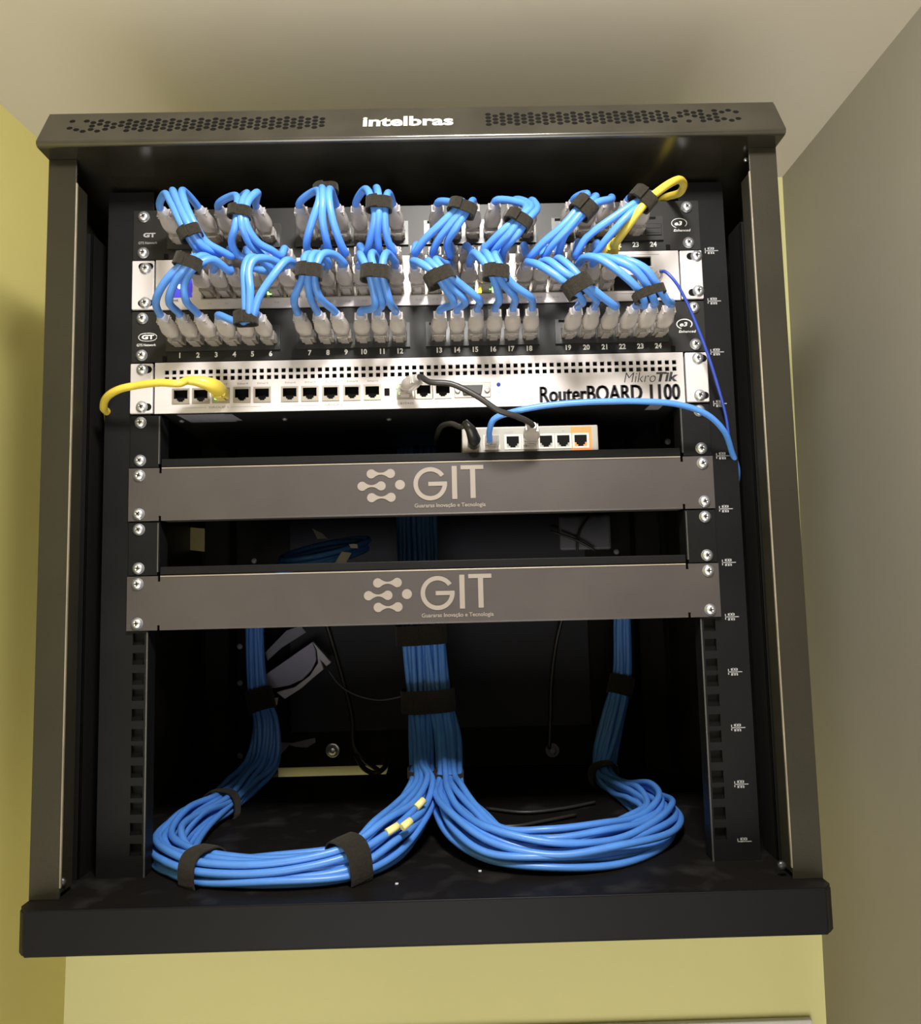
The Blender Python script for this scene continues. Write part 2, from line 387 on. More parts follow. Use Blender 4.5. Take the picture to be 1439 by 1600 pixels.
def screw(parent, x, z, y=-3.4, r=4.1):
    SEED[0] += 1
    s = MB(); screw_bm(s, x, y, z, r, SEED[0]); o = s.build('mounting_screw', M_SCREW, parent)
    s = MB(); rn = random.Random(SEED[0]); an = rn.uniform(0, PI)
    Mx = Matrix.Translation((x, y, z)) @ Matrix.Rotation(PI/2, 4, 'X') @ Matrix.Rotation(an, 4, 'Z')
    for a in (0, PI/2):
        t = bmesh.new(); bmesh.ops.create_cube(t, size=1)
        s.join(t, Mx @ Matrix.Rotation(a, 4, 'Z') @ Matrix.Translation((0, 0, 3.0)) @ Matrix.Diagonal((r*1.0, r*.2, .5, 1)))
    s.build('cross_recess', M_RECESS, o)
for (px, py) in ((520, 1172), (863, 1172)):
    p = at(px, py, YB-11)
    s = MB(); s.lathe([(0, 0), (8.5, 0), (8.5, 1.2), (7.8, 1.6), (4.2, 1.6), (4.2, 3.6), (3, 4.4), (0, 4.6)], 24, Matrix.Translation(p) @ Matrix.Rotation(PI/2, 4, 'X'))
    s.build('wall_anchor_screw', M_SCREW if px < 600 else M_LABEL, cab)
for (px, py, Y) in ((375, 1010, 298), (375, 1067, 298), (375, 1181, 298), (397, 876, 298), (963, 862, 298), (1043, 690, 200)):
    p = at(px, py, Y); s = MB(); s.lathe([(0, 0), (3.6, 0), (3, 1.6), (0, 2)], 14, Matrix.Translation(p) @ Matrix.Rotation(PI/2, 4, 'X')); s.build('frame_screw', M_LABEL, cab)
for (px, py) in ((97, 1378), (1221, 1352)):
    p = at(px, py, -36); s = MB()
    s.lathe([(3.4, 0), (3.4, 1), (2.8, 2.0), (1.2, 2.5), (0, 2.5)], 16, Matrix.Translation(p) @ Matrix.Rotation(PI/2, 4, 'X')); s.build('corner_screw', M_RECESS, cab)
for (px, py, Y) in ((118, 272, -30), (1165, 250, -30)):
    p = at(px, py, Y); s = MB(); s.lathe([(0, 0), (2.0, 0), (1.6, 1.5), (0, 1.8)], 12, Matrix.Translation(p) @ Matrix.Rotation(PI/2, 4, 'X')); s.build('door_pin', M_SCREW, cab)
# added sheet for a lit opening and the outlet plate at the back
p0, p1 = at(275, 822, 296), at(320, 862, 296)
s = MB(); s.prism([(p0.x, p0.z), (p1.x, at(320, 826, 296).z), (p1.x, p1.z), (at(285, 860, 296).x, at(285, 858, 296).z), (p0.x+4, p0.z-12)], 'y', 295, 296)
tag(s.build('opening_patch', M_OLIVE), 'olive sheet added for a lit opening in the rear left corner above the lower shelf', 'paper')  # flat colour standing in for lit wall seen through an opening
p0, p1 = at(873, 806, 325), at(956, 858, 325)
s = MB(); s.box(p0.x, p1.x, 325, 333, p1.z, p0.z, 3); op = s.build('outlet_cover', mat('dim_grey_plastic', (0.10, 0.10, 0.12), 0.5, noise=0.05))
tag(op, 'grey square outlet cover on the cabinet back wall seen above the lower shelf', 'outlet cover')

# ================================================================== RACK EQUIPMENT
EDGE = 241.3
def port_x(i):            # i = 0..23 on the patch panels
    g, c = divmod(i, 6); return -201.0 + g*108.7 + c*15.18
def sw_x(i):              # i = 0..23 on each row of the silver switch
    g, c = divmod(i, 6); return -175.9 + g*87.85 + c*14.05
def slotted_screws(parent, k, y=-3.4, xs=(232.55, 232.55), dz=((0, 0), (0, 0))):
    for n, sx in enumerate((-1, 1)):
        for j, h in enumerate((6.35, 38.1)):
            screw(parent, sx*xs[n], -U*k-h+dz[n][j], y)
def patch_panel(k, label, low):
    z1 = -U*k-0.4; z0 = -U*(k+1)+0.4; zj = z1-26.3
    r = empty('ethernet_patch_bay', (0, 0, z0), label, 'patch panel', 'twenty-four port black patch panels')
    holes = []
    for i in range(24):
        x = port_x(i); holes.append((x-6.0, x+6.0, zj-4.5, zj+4.5))
    s = MB(); s.plate(-EDGE, EDGE, z0, z1, -2.0, 1.6, holes); s.build('face_plate', M_PANEL, r)
    for g in range(4):
        a, b = port_x(g*6)-11, port_x(g*6+5)+8.5
        hs = [(port_x(g*6+c)-6, port_x(g*6+c)+6, zj-4.5, zj+4.5) for c in range(6)]
        s = MB(); s.plate(a, b, zj-9, zj+12, -4.2, 2.2, hs); s.build('port_block', M_DARK, r)
        s = MB()
        for c in range(6):
            x = port_x(g*6+c); s.box(x-6, x+6, -4.25, 14, zj-4.6, zj-4.3); s.box(x-6, x+6, 10, 14, zj-4.5, zj+4.5)
        s.build('port_lining', M_HOLE, r)
        s = MB()
        for xx in (a+9, b-12): s.box(xx-6, xx+6, -4.5, -4.2, zj+9.3, zj+11.5, .1)
        s.build('block_clip', M_HOLE, r)
    for i in range(24):
        if i % 6 == 0: s = MB()
        x = port_x(i); s.text(str(i+1), x-3, x+3, zj-14.2, zj-9.6, -2.2, bold=0.035, fit=False)
        if i % 6 == 5: s.build('port_numbers', M_PRINT, r)
    # left maker mark: rounded badge with letters; right mark: small swoosh and word
    s = MB(); x, z = (-228, z1-22)
    ring = [(x+7.6*math.cos(a)*abs(math.cos(a))**-.3, z+3.4*math.sin(a)) for a in [PI*2*(j+.5)/28 for j in range(28)]]
    for a in range(27 if low else 0):
        p, q = ring[a], ring[(a+1) % 28]; s.tube([(p[0], -2.15, p[1]), (q[0], -2.15, q[1])], .32, 5)
    s.text('GT', x-5, x+5.4, z-1.9, z+2.1, -2.25, bold=.05)
    s.text('GTS Network', x-9, x+7, z-7.8, z-5.6, -2.2, bold=.01)
    s.build('left_badge', M_PRINT if low else M_PRINTD, r)
    s = MB(); x = 224
    arc = [(x+6.5*math.cos(a), z1-20+4.2*math.sin(a)) for a in [math.radians(d) for d in range(-40, 250, 15)]]
    s.tube([(p[0], -2.2, p[1]) for p in arc], .5 if low else .32, 5); s.text('e3', x-4, x+2.6, z1-22, z1-18.2, -2.25, bold=.03, shear=.2)
    s.text('Enhanced', x-5, x+9.5, z1-27.4, z1-25.2, -2.2, bold=.01, shear=.2); s.build('right_badge', M_PRINT, r)
    s = MB()
    for xx in (-213.5, 213.5): MB().box(xx-1.8, xx+1.8, -2.3, -1.9, z0, z0+5, .1).build('edge_notch', M_HOLE, r)
    slotted_screws(r, k, -2.4, (232.5, 231.0 if k == 0 else 232.5))
    return r, zj
PP1, ZJ1 = patch_panel(0, 'black 24-port patch panel at the very top, above the silver switch', False)
PP3, ZJ3 = patch_panel(2, 'black 24-port patch panel between the two silver units', True)
# shutter on free port 24 of the upper panel
x = port_x(23); s = MB(); s.box(x-7, x+7, -5.2, -4.3, ZJ1-5, ZJ1+5, .4); s.box(x-6, x+6, -5.6, -5.2, ZJ1+1, ZJ1+2.2, .1); s.box(x-5, x+5, -5.6, -5.2, ZJ1-3.2, ZJ1-2, .1)
s.build('port_shutter', M_DARK, PP1)

def ear_pair(parent, k, m):
    for sx in (-1, 1):
        x0, x1 = (sx*EDGE, sx*222.5) if sx < 0 else (222.5, EDGE)
        z1, z0 = -U*k-1.0, -U*(k+1)+1.0
        s = MB(); s.box(x0, x1, -4.2, -1.2, z0, z1, .9, 3); s.box(x0+(15 if sx < 0 else 1.5), x1-(1.5 if sx < 0 else 15), -3.6, 22, z0+1, z1-1, .2)
        o = s.build('mounting_ear', m, parent)
        s = MB()
        for h in (6.35, 38.1):
            zc = -U*k-h
            pts = [(sx*232+(3.2 if q < 8 else -3.2)+3.1*math.cos(a), zc+3.1*math.sin(a)) for q, a in enumerate([-PI/2+PI*j/7 for j in range(8)]+[PI/2+PI*j/7 for j in range(8)])]
            s.prism([(p[0]+2.5, p[1]) for p in pts], 'y', -4.3, -4.1)
        s.build('ear_slot', M_HOLE, o)

# ---- silver 48-port switch, unit 2
sw = empty('network_switch', (0, 0, -2*U), 'silver 48-port rack switch below the top patch panel, covered in clear plugs', 'network switch')
holes = []
for row in ((-64.5, -52.0), (-79.5, -67.0)):
    for i in range(24): holes.append((sw_x(i)-5.9, sw_x(i)+5.9, row[0], row[1]))
holes += [(178, 198, -58.5, -50), (162, 186, -80, -66)]
s = MB(); s.plate(-221.5, 221.5, -2*U+.6, -U-.6, -3.2, 1.8, holes); s.build('front_plate', M_SILVER, sw)
s = MB(); s.box(-220, 220, 12, 190, -2*U+1.5, -U-1.5); s.box(-220, -219, -1.4, 12, -2*U+1.5, -U-1.5); s.box(219, 220, -1.4, 12, -2*U+1.5, -U-1.5); s.box(-219, 219, -1, 12, -2*U+1.5, -2*U+2.2); s.box(-219, 219, -1, 12, -U-2.2, -U-1.5)
s.build('chassis', M_DARK, sw)
for g in range(4):
    for rr, (za, zb) in enumerate(((-65.2, -51.2), (-80.2, -66.2))):
        a, b = sw_x(g*6)-7.2, sw_x(g*6+5)+7.2
        hs = [(sw_x(g*6+c)-5.9, sw_x(g*6+c)+5.9, za+.7, zb-.8) for c in range(6)]
        s = MB(); s.plate(a, b, za, zb, -4.0, .8, hs); s.build('jack_block', M_JACKM, sw)
s = MB()
for i in range(24): s.text('%d-%d' % (2*i+1, 2*i+2), sw_x(i)-3, sw_x(i)+3, -84.6, -83.0, -3.35, fit=False)
s.box(165, 205, -3.4, -3.2, -48.4, -48.0); s.box(100, 150, -3.4, -3.2, -48.4, -48.0); s.box(-120, -60, -3.4, -3.2, -48.4, -48.0); s.text('SFP', 205, 212, -84, -82, -3.35)
s.build('port_legend', M_INKG, sw)
s = MB(); s.plate(160, 188, -82, -64, -3.8, .6, [(162, 186, -80, -66)]); s.plate(176.5, 199.5, -60, -48.8, -3.8, .6, [(178, 198, -58.5, -50)]); s.build('fibre_slot_frame', M_SILVER, sw)
p = at(281, 448, -3.4)
s = MB(); s.box(p.x-7.5, p.x+10.5, -3.7, -3.2, p.z-9.5, p.z+9, .3); o = s.build('status_window', M_SCREEN, sw)
s = MB(); s.lathe([(0, 1.2), (1.9, .6), (2.1, 0)], 14, Matrix.Translation((p.x, -3.6, p.z)) @ Matrix.Rotation(PI/2, 4, 'X')); s.build('power_led', M_LBLUE, sw)
s = MB(); s.text('PWR', p.x-6, p.x-1, p.z-13.2, p.z-11, -3.35, bold=.02); s.text('FAN', p.x+2, p.x+7, p.z-13.2, p.z-11, -3.35, bold=.02); s.build('led_caption', M_INK, sw)
for (px, py, m, nm) in ((421, 458, M_LGREEN, 'green_port_led'), (768, 450, M_LGREEN, 'green_port_led'), (749, 455, M_LYEL, 'yellow_port_led')):
    p = at(px, py, -4.4); s = MB(); s.box(p.x-1.8, p.x+1.8, -4.7, -4.0, p.z-1.3, p.z+1.3, .3); s.build(nm, m, sw)
ear_pair(sw, 1, M_SILVER); slotted_screws(sw, 1, -4.4, (229.5, 236.5), ((-2, 0), (0, 1)))

# ---- silver router, unit 4
rt = empty('rack_router', (0, 0, -4*U), 'silver rack router lettered RouterBOARD 1100 with two rows of square vents', 'router')
JX = [-199.2, -182.6, -165.9, -148.6, -131.8, -108.9, -92.2, -74.8, -57.2, -40.2]
JX2 = [-12.4, 2.6, 18.6]
zr = -162.8
holes = [(x-7.2, x+7.2, zr-6.6, zr+6.4) for x in JX]
holes += [(-20, 10.4, zr-6.6, zr+6.4), (18.6-7.2, 18.6+7.2, zr-6.6, zr+6.4)]
for i in range(71):
    x = -211.1+i*6.063
    for zz in (-142.3, -147.9): holes.append((x-1.75, x+1.75, zz-1.8, zz+1.8))
s = MB(); s.plate(-221, 221, -4*U+.8, -3*U-.6, -3.4, 1.6, holes); s.build('front_plate', M_SILVER, rt)
s = MB(); s.box(-220, 220, 13, 175, -4*U+1.2, -3*U-1.5); s.box(-220, 220, -1.8, 13, -4*U+1.2, -4*U+2.2); s.box(-220, 220, -1.8, 13, -3*U-2.5, -3*U-1.5); s.box(-220, -219, -1.8, 13, -4*U+1.2, -3*U-1.5); s.box(219, 220, -1.8, 13, -4*U+1.2, -3*U-1.5)
s.build('chassis', M_DARK, rt)
def jack(parent, x, z, y, m=M_JACKM, wdt=7.2, hgt=6.5, up=True):
    s = MB(); s.plate(x-wdt, x+wdt, z-hgt, z+hgt, y, 1.0, [(x-wdt+1.5, x+wdt-1.5, z-hgt+1.6, z+hgt-1.5)])
    for q in (-1, 1):   # stepped keyway at the bottom
        s.box(min(x+q*(wdt-1.5), x+q*(wdt-4.0)), max(x+q*(wdt-1.5), x+q*(wdt-4.0)), y+.1, y+1, z-hgt+1.6, z-hgt+4.2)
        s.box(min(x+q*(wdt-4), x+q*(wdt-5.2)), max(x+q*(wdt-4), x+q*(wdt-5.2)), y+.1, y+1, z-hgt+1.6, z-hgt+2.7)
    o = s.build('ethernet_jack', m, parent)
    s = MB(); s.box(x-wdt+1, x+wdt-1, y+7, y+8, z-hgt+1, z+hgt-1); s.box(x-wdt+1, x-wdt+1.4, y+.9, y+8, z-hgt+1, z+hgt-1); s.box(x+wdt-1.4, x+wdt-1, y+.9, y+8, z-hgt+1, z+hgt-1); s.box(x-wdt+1, x+wdt-1, y+.9, y+8, z+hgt-1.3, z+hgt-1); s.box(x-wdt+1, x+wdt-1, y+.9, y+8, z-hgt+1, z-hgt+1.3)
    s.build('socket', M_HOLE, o)
    return o
for x in JX + JX2: jack(rt, x, zr, -4.3)
s = MB(); s.box(43-15, 43+15.5, -4.6, -3.2, zr-6.2, zr+6.4, .5); o = s.build('console_port', M_JACKM, rt)
s = MB(); s.prism([(43-9, zr+3.8), (43+9, zr+3.8), (43+7.5, zr-4), (43-7.5, zr-4)], 'y', -6.6, -4.5, .4); s.build('console_shell', M_DARK, o)
for q in (-12, 12.5):
    s = MB(); s.lathe([(2.4, 0), (2.4, 2), (1.2, 2), (1.2, 1), (0, 1)], 8, Matrix.Translation((43+q, -4.6, zr)) @ Matrix.Rotation(PI/2, 4, 'X')); s.build('hex_post', M_SCREW, o)
s = MB(); s.box(-30.2, -25.8, -4.0, -3.2, zr-3.2, zr+3.2, .3); s.build('reset_window', M_HOLE, rt)
zc = -161.6
s = MB(); s.lathe([(0, 1.2), (1.6, .8), (1.7, 0)], 14, Matrix.Translation((65.2, -3.4, zc+3.2)) @ Matrix.Rotation(PI/2, 4, 'X')); s.build('status_led', M_NAVY, rt)
s = MB(); s.lathe([(0, 1.2), (1.6, .8), (1.7, 0)], 14, Matrix.Translation((65.0, -3.4, zc-2.2)) @ Matrix.Rotation(PI/2, 4, 'X')); s.build('power_led', M_LBLUE2, rt, 'lit blue light')
for (px, py) in ((338, 621), (621, 604)):
    p = at(px, py, -5); s = MB(); s.box(p.x-1.7, p.x+1.7, -5.4, -4.2, p.z-1.5, p.z+1.5, .3); s.build('link_led', M_LGREEN, rt)
s = MB()
for i, x in enumerate(JX): s.text('Ether%d' % (i+1), x-4, x+5, zr+9.0, zr+10.6, -3.5, bold=.01)
s.text('GROUP 1', -176, -160, zr-10.8, zr-9, -3.5, bold=.02); s.box(-198, -178, -3.5, -3.4, zr-10.1, zr-9.8); s.box(-158, -132, -3.5, -3.4, zr-10.1, zr-9.8)
s.text('GROUP 2', -80, -65, zr-10.8, zr-9, -3.5, bold=.02); s.box(-108, -83, -3.5, -3.4, zr-10.1, zr-9.8); s.box(-62, -40, -3.5, -3.4, zr-10.1, zr-9.8)
s.text('BYPASS', -17, -6, zr-10.8, zr-9, -3.5, bold=.02); s.text('12', -12, -8, zr+8.6, zr+10.4, -3.5); s.text('BOOT', 12, 22, zr-10.8, zr-9, -3.5, bold=.02); s.text('CONSOLE', 36, 51, zr-10.8, zr-9, -3.5)
s.text('RST', -30, -26, zr-8, zr-6.4, -3.5)
s.build('port_legend', M_INKG, rt)
s = MB(); [s.text('RouterBOARD 1100', 99.6+q, 216.9+q, -174.6, -160.8, -3.55-abs(q)*.02, bold=0.016) for q in (-.5, 0, .5)]; s.build('model_lettering', M_INK, rt, 'large dark lettering RouterBOARD 1100')
s = MB(); s.text('Mikro', 170.4, 197.2, -159.0, -150.6, -3.55, bold=-0.012, shear=0.25); s.text('Tik', 197.6, 216, -158.8, -150.6, -3.55, bold=0.04, shear=0.2)
for q in (0, 1.6, 3.2): s.tube([(181.0+q*.2, -3.5, -149.2+q*.55), (183.2+q*.5, -3.5, -148.6+q*.6), (185+q*.3, -3.5, -150.0+q*.6)], .22, 4)
s.build('maker_lettering', M_INK, rt, 'slanted maker name MikroTik')
# label and screws on the underside of the router
z = -4*U+1.15
a, b = atz(292, 651, z), atz(365, 665, z)
s = MB(); s.prism([(a.x, 6), (a.x+40, 6), (a.x+42, 30), (a.x+2, 30)], 'z', z-.3, z-.1); s.prism([(-205, 4), (-165, 4), (-163, 34), (-203, 34)], 'z', z-.32, z-.12)
s.build('underside_label', M_LABEL, rt)
s = MB(); s.prism([(193, 4), (205, 4), (205, 22), (193, 22)], 'z', z-.3, z-.1); s.build('underside_sticker', M_LABEL, rt)
for (px, py) in ((284, 658), (445, 655), (608, 655), (345, 702), (480, 700), (623, 697)):
    p = atz(px, py, z) if py < 690 else at(px, py, 120)
    if py < 690 and p.y < 170:
        s = MB(); s.lathe([(0, 1.4), (1.5, 1.2), (2.4, 0)], 12, Matrix.Translation((p.x, p.y, z)) @ Matrix.Rotation(PI, 4, 'X')); s.build('underside_screw', M_SCREW, rt)
ear_pair(rt, 3, M_SILVER); slotted_screws(rt, 3, -4.4, (231, 233))

# ---- shelves (units 5 and 7) and grey blanking panels (units 6 and 8)
def shelf(k, label):
    r = empty('rack_shelf', (0, 100, -U*(k+1)), label, 'rack shelf', 'black one-unit rack shelves')
    z0 = -U*(k+1)
    s = MB(); s.box(-215, 215, 0, 240, z0+3.0, z0+4.6); s.build('tray', M_BLACKIN, r)
    s = MB(); s.box(-215, 215, -2.6, -.9, z0+.6, z0+7.2, .5); s.build('front_lip', M_RAIL, r)
    for sx in (-1, 1):
        x0, x1 = (-EDGE, -217.5) if sx < 0 else (217.5, EDGE)
        s = MB(); s.box(x0, x1, -2.2, -.4, z0+.4, -U*k-.6, .3)
        xi = sx*217.5; s.box(min(xi, xi-sx*1.5), max(xi, xi-sx*1.5), -2.6, 16, z0+3, -U*k-.6, .3); s.build('side_bracket', M_RAIL, r)
        s = MB(); s.box(min(xi, xi-sx*.9), max(xi, xi-sx*.9), -3.0, -2.3, z0+3, -U*k-1.5); s.build('bracket_edge', M_EDGED, r)
    slotted_screws(r, k, -2.4)
    return r
shelf(4, 'black rack shelf holding the small grey desktop switch'); shelf(6, 'black rack shelf between the two grey logo panels')
def dumbbell(s, cx, cz, d, r, neck, y):
    pts = []
    n = 10; a0 = math.radians(38)
    for j in range(n+1):
        a = PI-(PI-a0) + (2*(PI-a0))*j/n; pts.append((-d + r*math.cos(a), r*math.sin(a)))
    for j in range(1, 6):
        t = j/6; x = -d+r*math.cos(a0) + (2*d-2*r*math.cos(a0))*t; e = r*math.sin(a0); w = neck+(e-neck)*(abs(2*t-1))**2.0; pts.append((x, -w))
    for j in range(n+1):
        a = -(PI-a0) + (2*(PI-a0))*j/n; pts.append((d + r*math.cos(a), r*math.sin(a)))
    for j in range(1, 6):
        t = 1-j/6; x = -d+r*math.cos(a0) + (2*d-2*r*math.cos(a0))*t; e = r*math.sin(a0); w = neck+(e-neck)*(abs(2*t-1))**2.0; pts.append((x, w))
    s.prism([(cx+p[0], cz+p[1]) for p in pts], 'y', y-.15, y)
def blank(k, gx, gz, label):
    z1, z0 = -U*k-.3, -U*(k+1)+.5
    r = empty('blanking_panel', (0, 0, z0), label, 'blanking panel', 'grey blanking panels with the GIT logo')
    s = MB()
    s.plate(-EDGE, EDGE, z0, z1, -3.4, 1.6, [(-216.5, -214.5, z1-4.5, z1), (214.5, 216.5, z1-4.5, z1), (-216.5, -214.5, z0, z0+4), (214.5, 216.5, z0, z0+4)])
    s.box(-214.5, 214.5, -3.7, 12, z1-1.2, z1, .5, 3); s.box(-214.5, 214.5, -3.5, 12, z0, z0+1.4, .5, 3)
    s.build('face_plate', M_GREYP, r)
    s = MB(); s.box(-214.3, 214.3, -4.0, -3.0, z1-.7, z1+.25, .2); s.build('top_edge_highlight', M_EDGE, r, 'bright painted highlight along the top edge')  # pale strip painted as the highlight along the panel's top edge
    f = 1/11.55; y = -3.85
    s = MB()
    X = lambda u: gx+(u-803)*f
    Z = lambda v: gz-(v-247)*f
    for (a, b, v) in ((243, 425, 142), (155, 335, 259), (245, 428, 370)): dumbbell(s, X((a+b)/2), Z(v), (b-a)/2*f, 45*f, 9*f, y)
    s.prism([(X(515)+47*f*math.cos(t), Z(252)+47*f*math.sin(t)) for t in [2*PI*j/24 for j in range(24)]], 'y', y-.15, y)
    o = s.build('logo_symbol', M_LOGO, r)
    s = MB(); ro, ri = 160*f, 118*f; n = 30
    an = [math.radians(33)+math.radians(327)*j/n for j in range(n+1)]
    cx, cz = X(803), Z(249)
    for a, b in zip(an, an[1:]): s.prism([(cx+ro*math.cos(a), cz+ro*math.sin(a)), (cx+ro*math.cos(b), cz+ro*math.sin(b)), (cx+ri*math.cos(b), cz+ri*math.sin(b)), (cx+ri*math.cos(a), cz+ri*math.sin(a))], 'y', y-.15, y)
    s.box(X(785), X(963), y-.16, y, Z(270), Z(230)); s.box(X(1010), X(1058), y-.15, y, Z(400), Z(82))
    s.box(X(1095), X(1312), y-.15, y, Z(118), Z(78)); s.box(X(1185), X(1233), y-.15, y, Z(395), Z(118))
    s.build('logo_letters', M_LOGO, r)
    s = MB(); s.text('Guararas Inovação e Tecnologia', X(650), X(1325), Z(486), Z(436), y-.05, bold=.015); s.build('logo_tagline', M_LOGO, r)
    slotted_screws(r, k, -3.6)
    return r
blank(5, 6.5, -240.6, 'dark grey panel with GIT logo directly under the small desktop switch')
blank(7, 10.7, -330.3, 'dark grey panel with GIT logo lowest of the mounted units, above the trunk cables')

# ---- small desktop switch on the shelf
ds = empty('desktop_switch', (80, 40, -218), 'small pale grey five-port desktop switch with one orange port on the shelf', 'network switch')
yd = 3.0
pa, pb = at(722, 661, yd), at(935, 705, yd)
zb, ztp = -218.2, -192.8
xl, xr = at(722, 690, yd).x, at(935, 690, yd).x
X5 = [at(px, 688, yd).x for px in (801, 828, 853, 880, 907)]
zj = -206.0
s = MB(); s.box(xl, xr, yd, yd+85, zb, ztp, 1.2, 3); s.build('case', M_WHITEP, ds)
s = MB(); s.box(at(750, 690, yd).x, xr-1.5, yd-.5, yd+.2, zb+1.2, ztp-1.2, .2); s.build('front_panel', mat('pale_front_label', (0.27, 0.265, 0.24), 0.45, noise=0.03), ds)
xo = X5[4]
s = MB(); s.box(xo-8, xo+9.5, yd-.75, yd-.45, zb+1.6, ztp-1.6, .1); s.build('orange_port_label', M_ORANGE, ds, 'orange patch around the last port')
xb = at(768, 684, yd).x
for x in [xb]+X5:
    s = MB(); s.plate(x-6.9, x+6.9, zj-6.6, zj+6.2, yd-1.0, .4, [(x-5.2, x+5.2, zj-5, zj+4.6)])
    o = s.build('port_frame', M_CREAM, ds)
    s = MB(); s.box(x-5.2, x+5.2, yd-.85, yd-.75, zj-1.6, zj+4.6); s.box(x-3.6, x+3.6, yd-.85, yd-.75, zj-3.4, zj-1.6); s.box(x-2.2, x+2.2, yd-.85, yd-.75, zj-5, zj-3.4); s.build('socket', M_HOLE, o)
s = MB()
for i, x in enumerate(X5): s.box(x-.4, x+.4, yd-.9, yd-.7, zj+8.1, zj+9.1)
s.text('PoE in', xb-4, xb+4, ztp-4.4, ztp-2.8, yd-.75); s.text('Internet', X5[0]-7, X5[0]-1, zj+7.4, zj+8.9, yd-.8); s.build('port_legend', M_INKG, ds)
p = at(950, 663, 110)
s = MB(); s.box(p.x-6, p.x+6, 109, 110, p.z-1, p.z+1); tag(s.build('paper_strip', M_PAPER), 'thin white paper strip behind the desktop switch, to its right', 'paper')

# ================================================================== PATCH CABLES
def plug_mesh():
    s = MB(); s.box(-5.8, 5.8, -11, 6, -3.9, 3.9, .5); s.box(-3.2, 3.2, -12.5, 1, -5.4, -4.6, .2)
    s.bm.verts.ensure_lookup_table()
    for v in s.bm.verts: v.co *= 0.001
    me = bpy.data.meshes.new('plug'); s.bm.to_mesh(me); s.bm.free(); me.materials.append(M_PLUG); return me
def boot_mesh():
    t = MB(); prof = [(4.8, -2), (6.0, -4), (7.0, -9), (6.5, -13), (5.4, -18), (4.3, -22), (3.6, -25.5), (3.1, -26)]
    n = 16; rings = []
    for r, y in prof:
        flat = 0.72 if y > -16 else 0.9
        rings.append([t.bm.verts.new((r*math.copysign(abs(math.cos(a))**.7, math.cos(a)), y, r*flat*math.copysign(abs(math.sin(a))**.7, math.sin(a)))) for a in [2*PI*k/n for k in range(n)]])
    for A, B in zip(rings, rings[1:]):
        for k in range(n): f = t.bm.faces.new((A[k], A[(k+1) % n], B[(k+1) % n], B[k])); f.smooth = True
    t.bm.faces.new(rings[0]); t.bm.faces.new(rings[-1][::-1])
    # latch guard fin on top and ribs
    t.prism([(-2, 4.2), (-9, 7.0), (-15, 5.8), (-18, 3.2), (-3, 3.0)], 'x', -2.4, 2.4, .3)
    for y in (-19.5, -21.8): t.box(-5.2, 5.2, y-.5, y+.5, -3.6, 3.6, .3)
    bmesh.ops.recalc_face_normals(t.bm, faces=t.bm.faces)
    for v in t.bm.verts: v.co *= 0.001
    me = bpy.data.meshes.new('plug_boot'); t.bm.to_mesh(me); t.bm.free(); me.materials.append(M_BOOT); return me
def contact_mesh():
    s = MB()
    for k in range(8): s.box(-3.9+k*1.02-.25+.16, -3.9+k*1.02+.25+.16, -6, 4, -3.2, -2.0)
    for v in s.bm.verts: v.co *= 0.001
    me = bpy.data.meshes.new('contacts'); s.bm.to_mesh(me); s.bm.free(); me.materials.append(M_GOLD); return me
PLUG, BOOT, CONT = plug_mesh(), boot_mesh(), contact_mesh()
def place_plug(root, pos, tilt=(0, 0), bootmat=None, plugmat=None):
    """pos = centre of the jack opening at the plate; plug points along +y; tilt in degrees (left-right, up-down)"""
    o = bpy.data.objects.new('plug', PLUG); C.objects.link(o); o.parent = root
    o.location = (Vector(pos)-ORG[root])*0.001
    b = bpy.data.objects.new('plug_boot', BOOT); C.objects.link(b); b.parent = o; b.location = (0, -0.010, 0)
    E = Matrix.Rotation(math.radians(tilt[0]), 4, 'Z') @ Matrix.Rotation(-math.radians(tilt[1]), 4, 'X')
    b.rotation_euler = E.to_euler()
    g = bpy.data.objects.new('contacts', CONT); C.objects.link(g); g.parent = o
    if bootmat:
        b.material_slots[0].link = 'OBJECT'; b.material_slots[0].material = bootmat
    if plugmat:
        o.material_slots[0].link = 'OBJECT'; o.material_slots[0].material = plugmat
    q = Vector(pos)+Vector((0, -10, 0))
    end = q + (E.to_3x3() @ Vector((0, -25.5, 0)))
    d = E.to_3x3() @ Vector((0, -1, 0))
    return end, d
R_P = 2.95
def patch(label, group, a, b, mids, m=M_BLUE, r=R_P, ta=(0, 0), tb=(0, 0), bm=None, name='patch_cable'):
    """a, b = jack positions; mids = world points between"""
    root = empty(name, a, label, 'patch cable', group)
    ea, da = place_plug(root, a, ta, bm and bm[0]); eb, db = place_plug(root, b, tb, bm and bm[1])
    pts = [ea-da*6, ea+da*2.5] + mids + [eb+db*2.5, eb-db*6]
    MB().tube(spline(pts, 7), r, 12).build('cable_sheath', m, root)
    return root
def A(l): return [at(*p) for p in l]
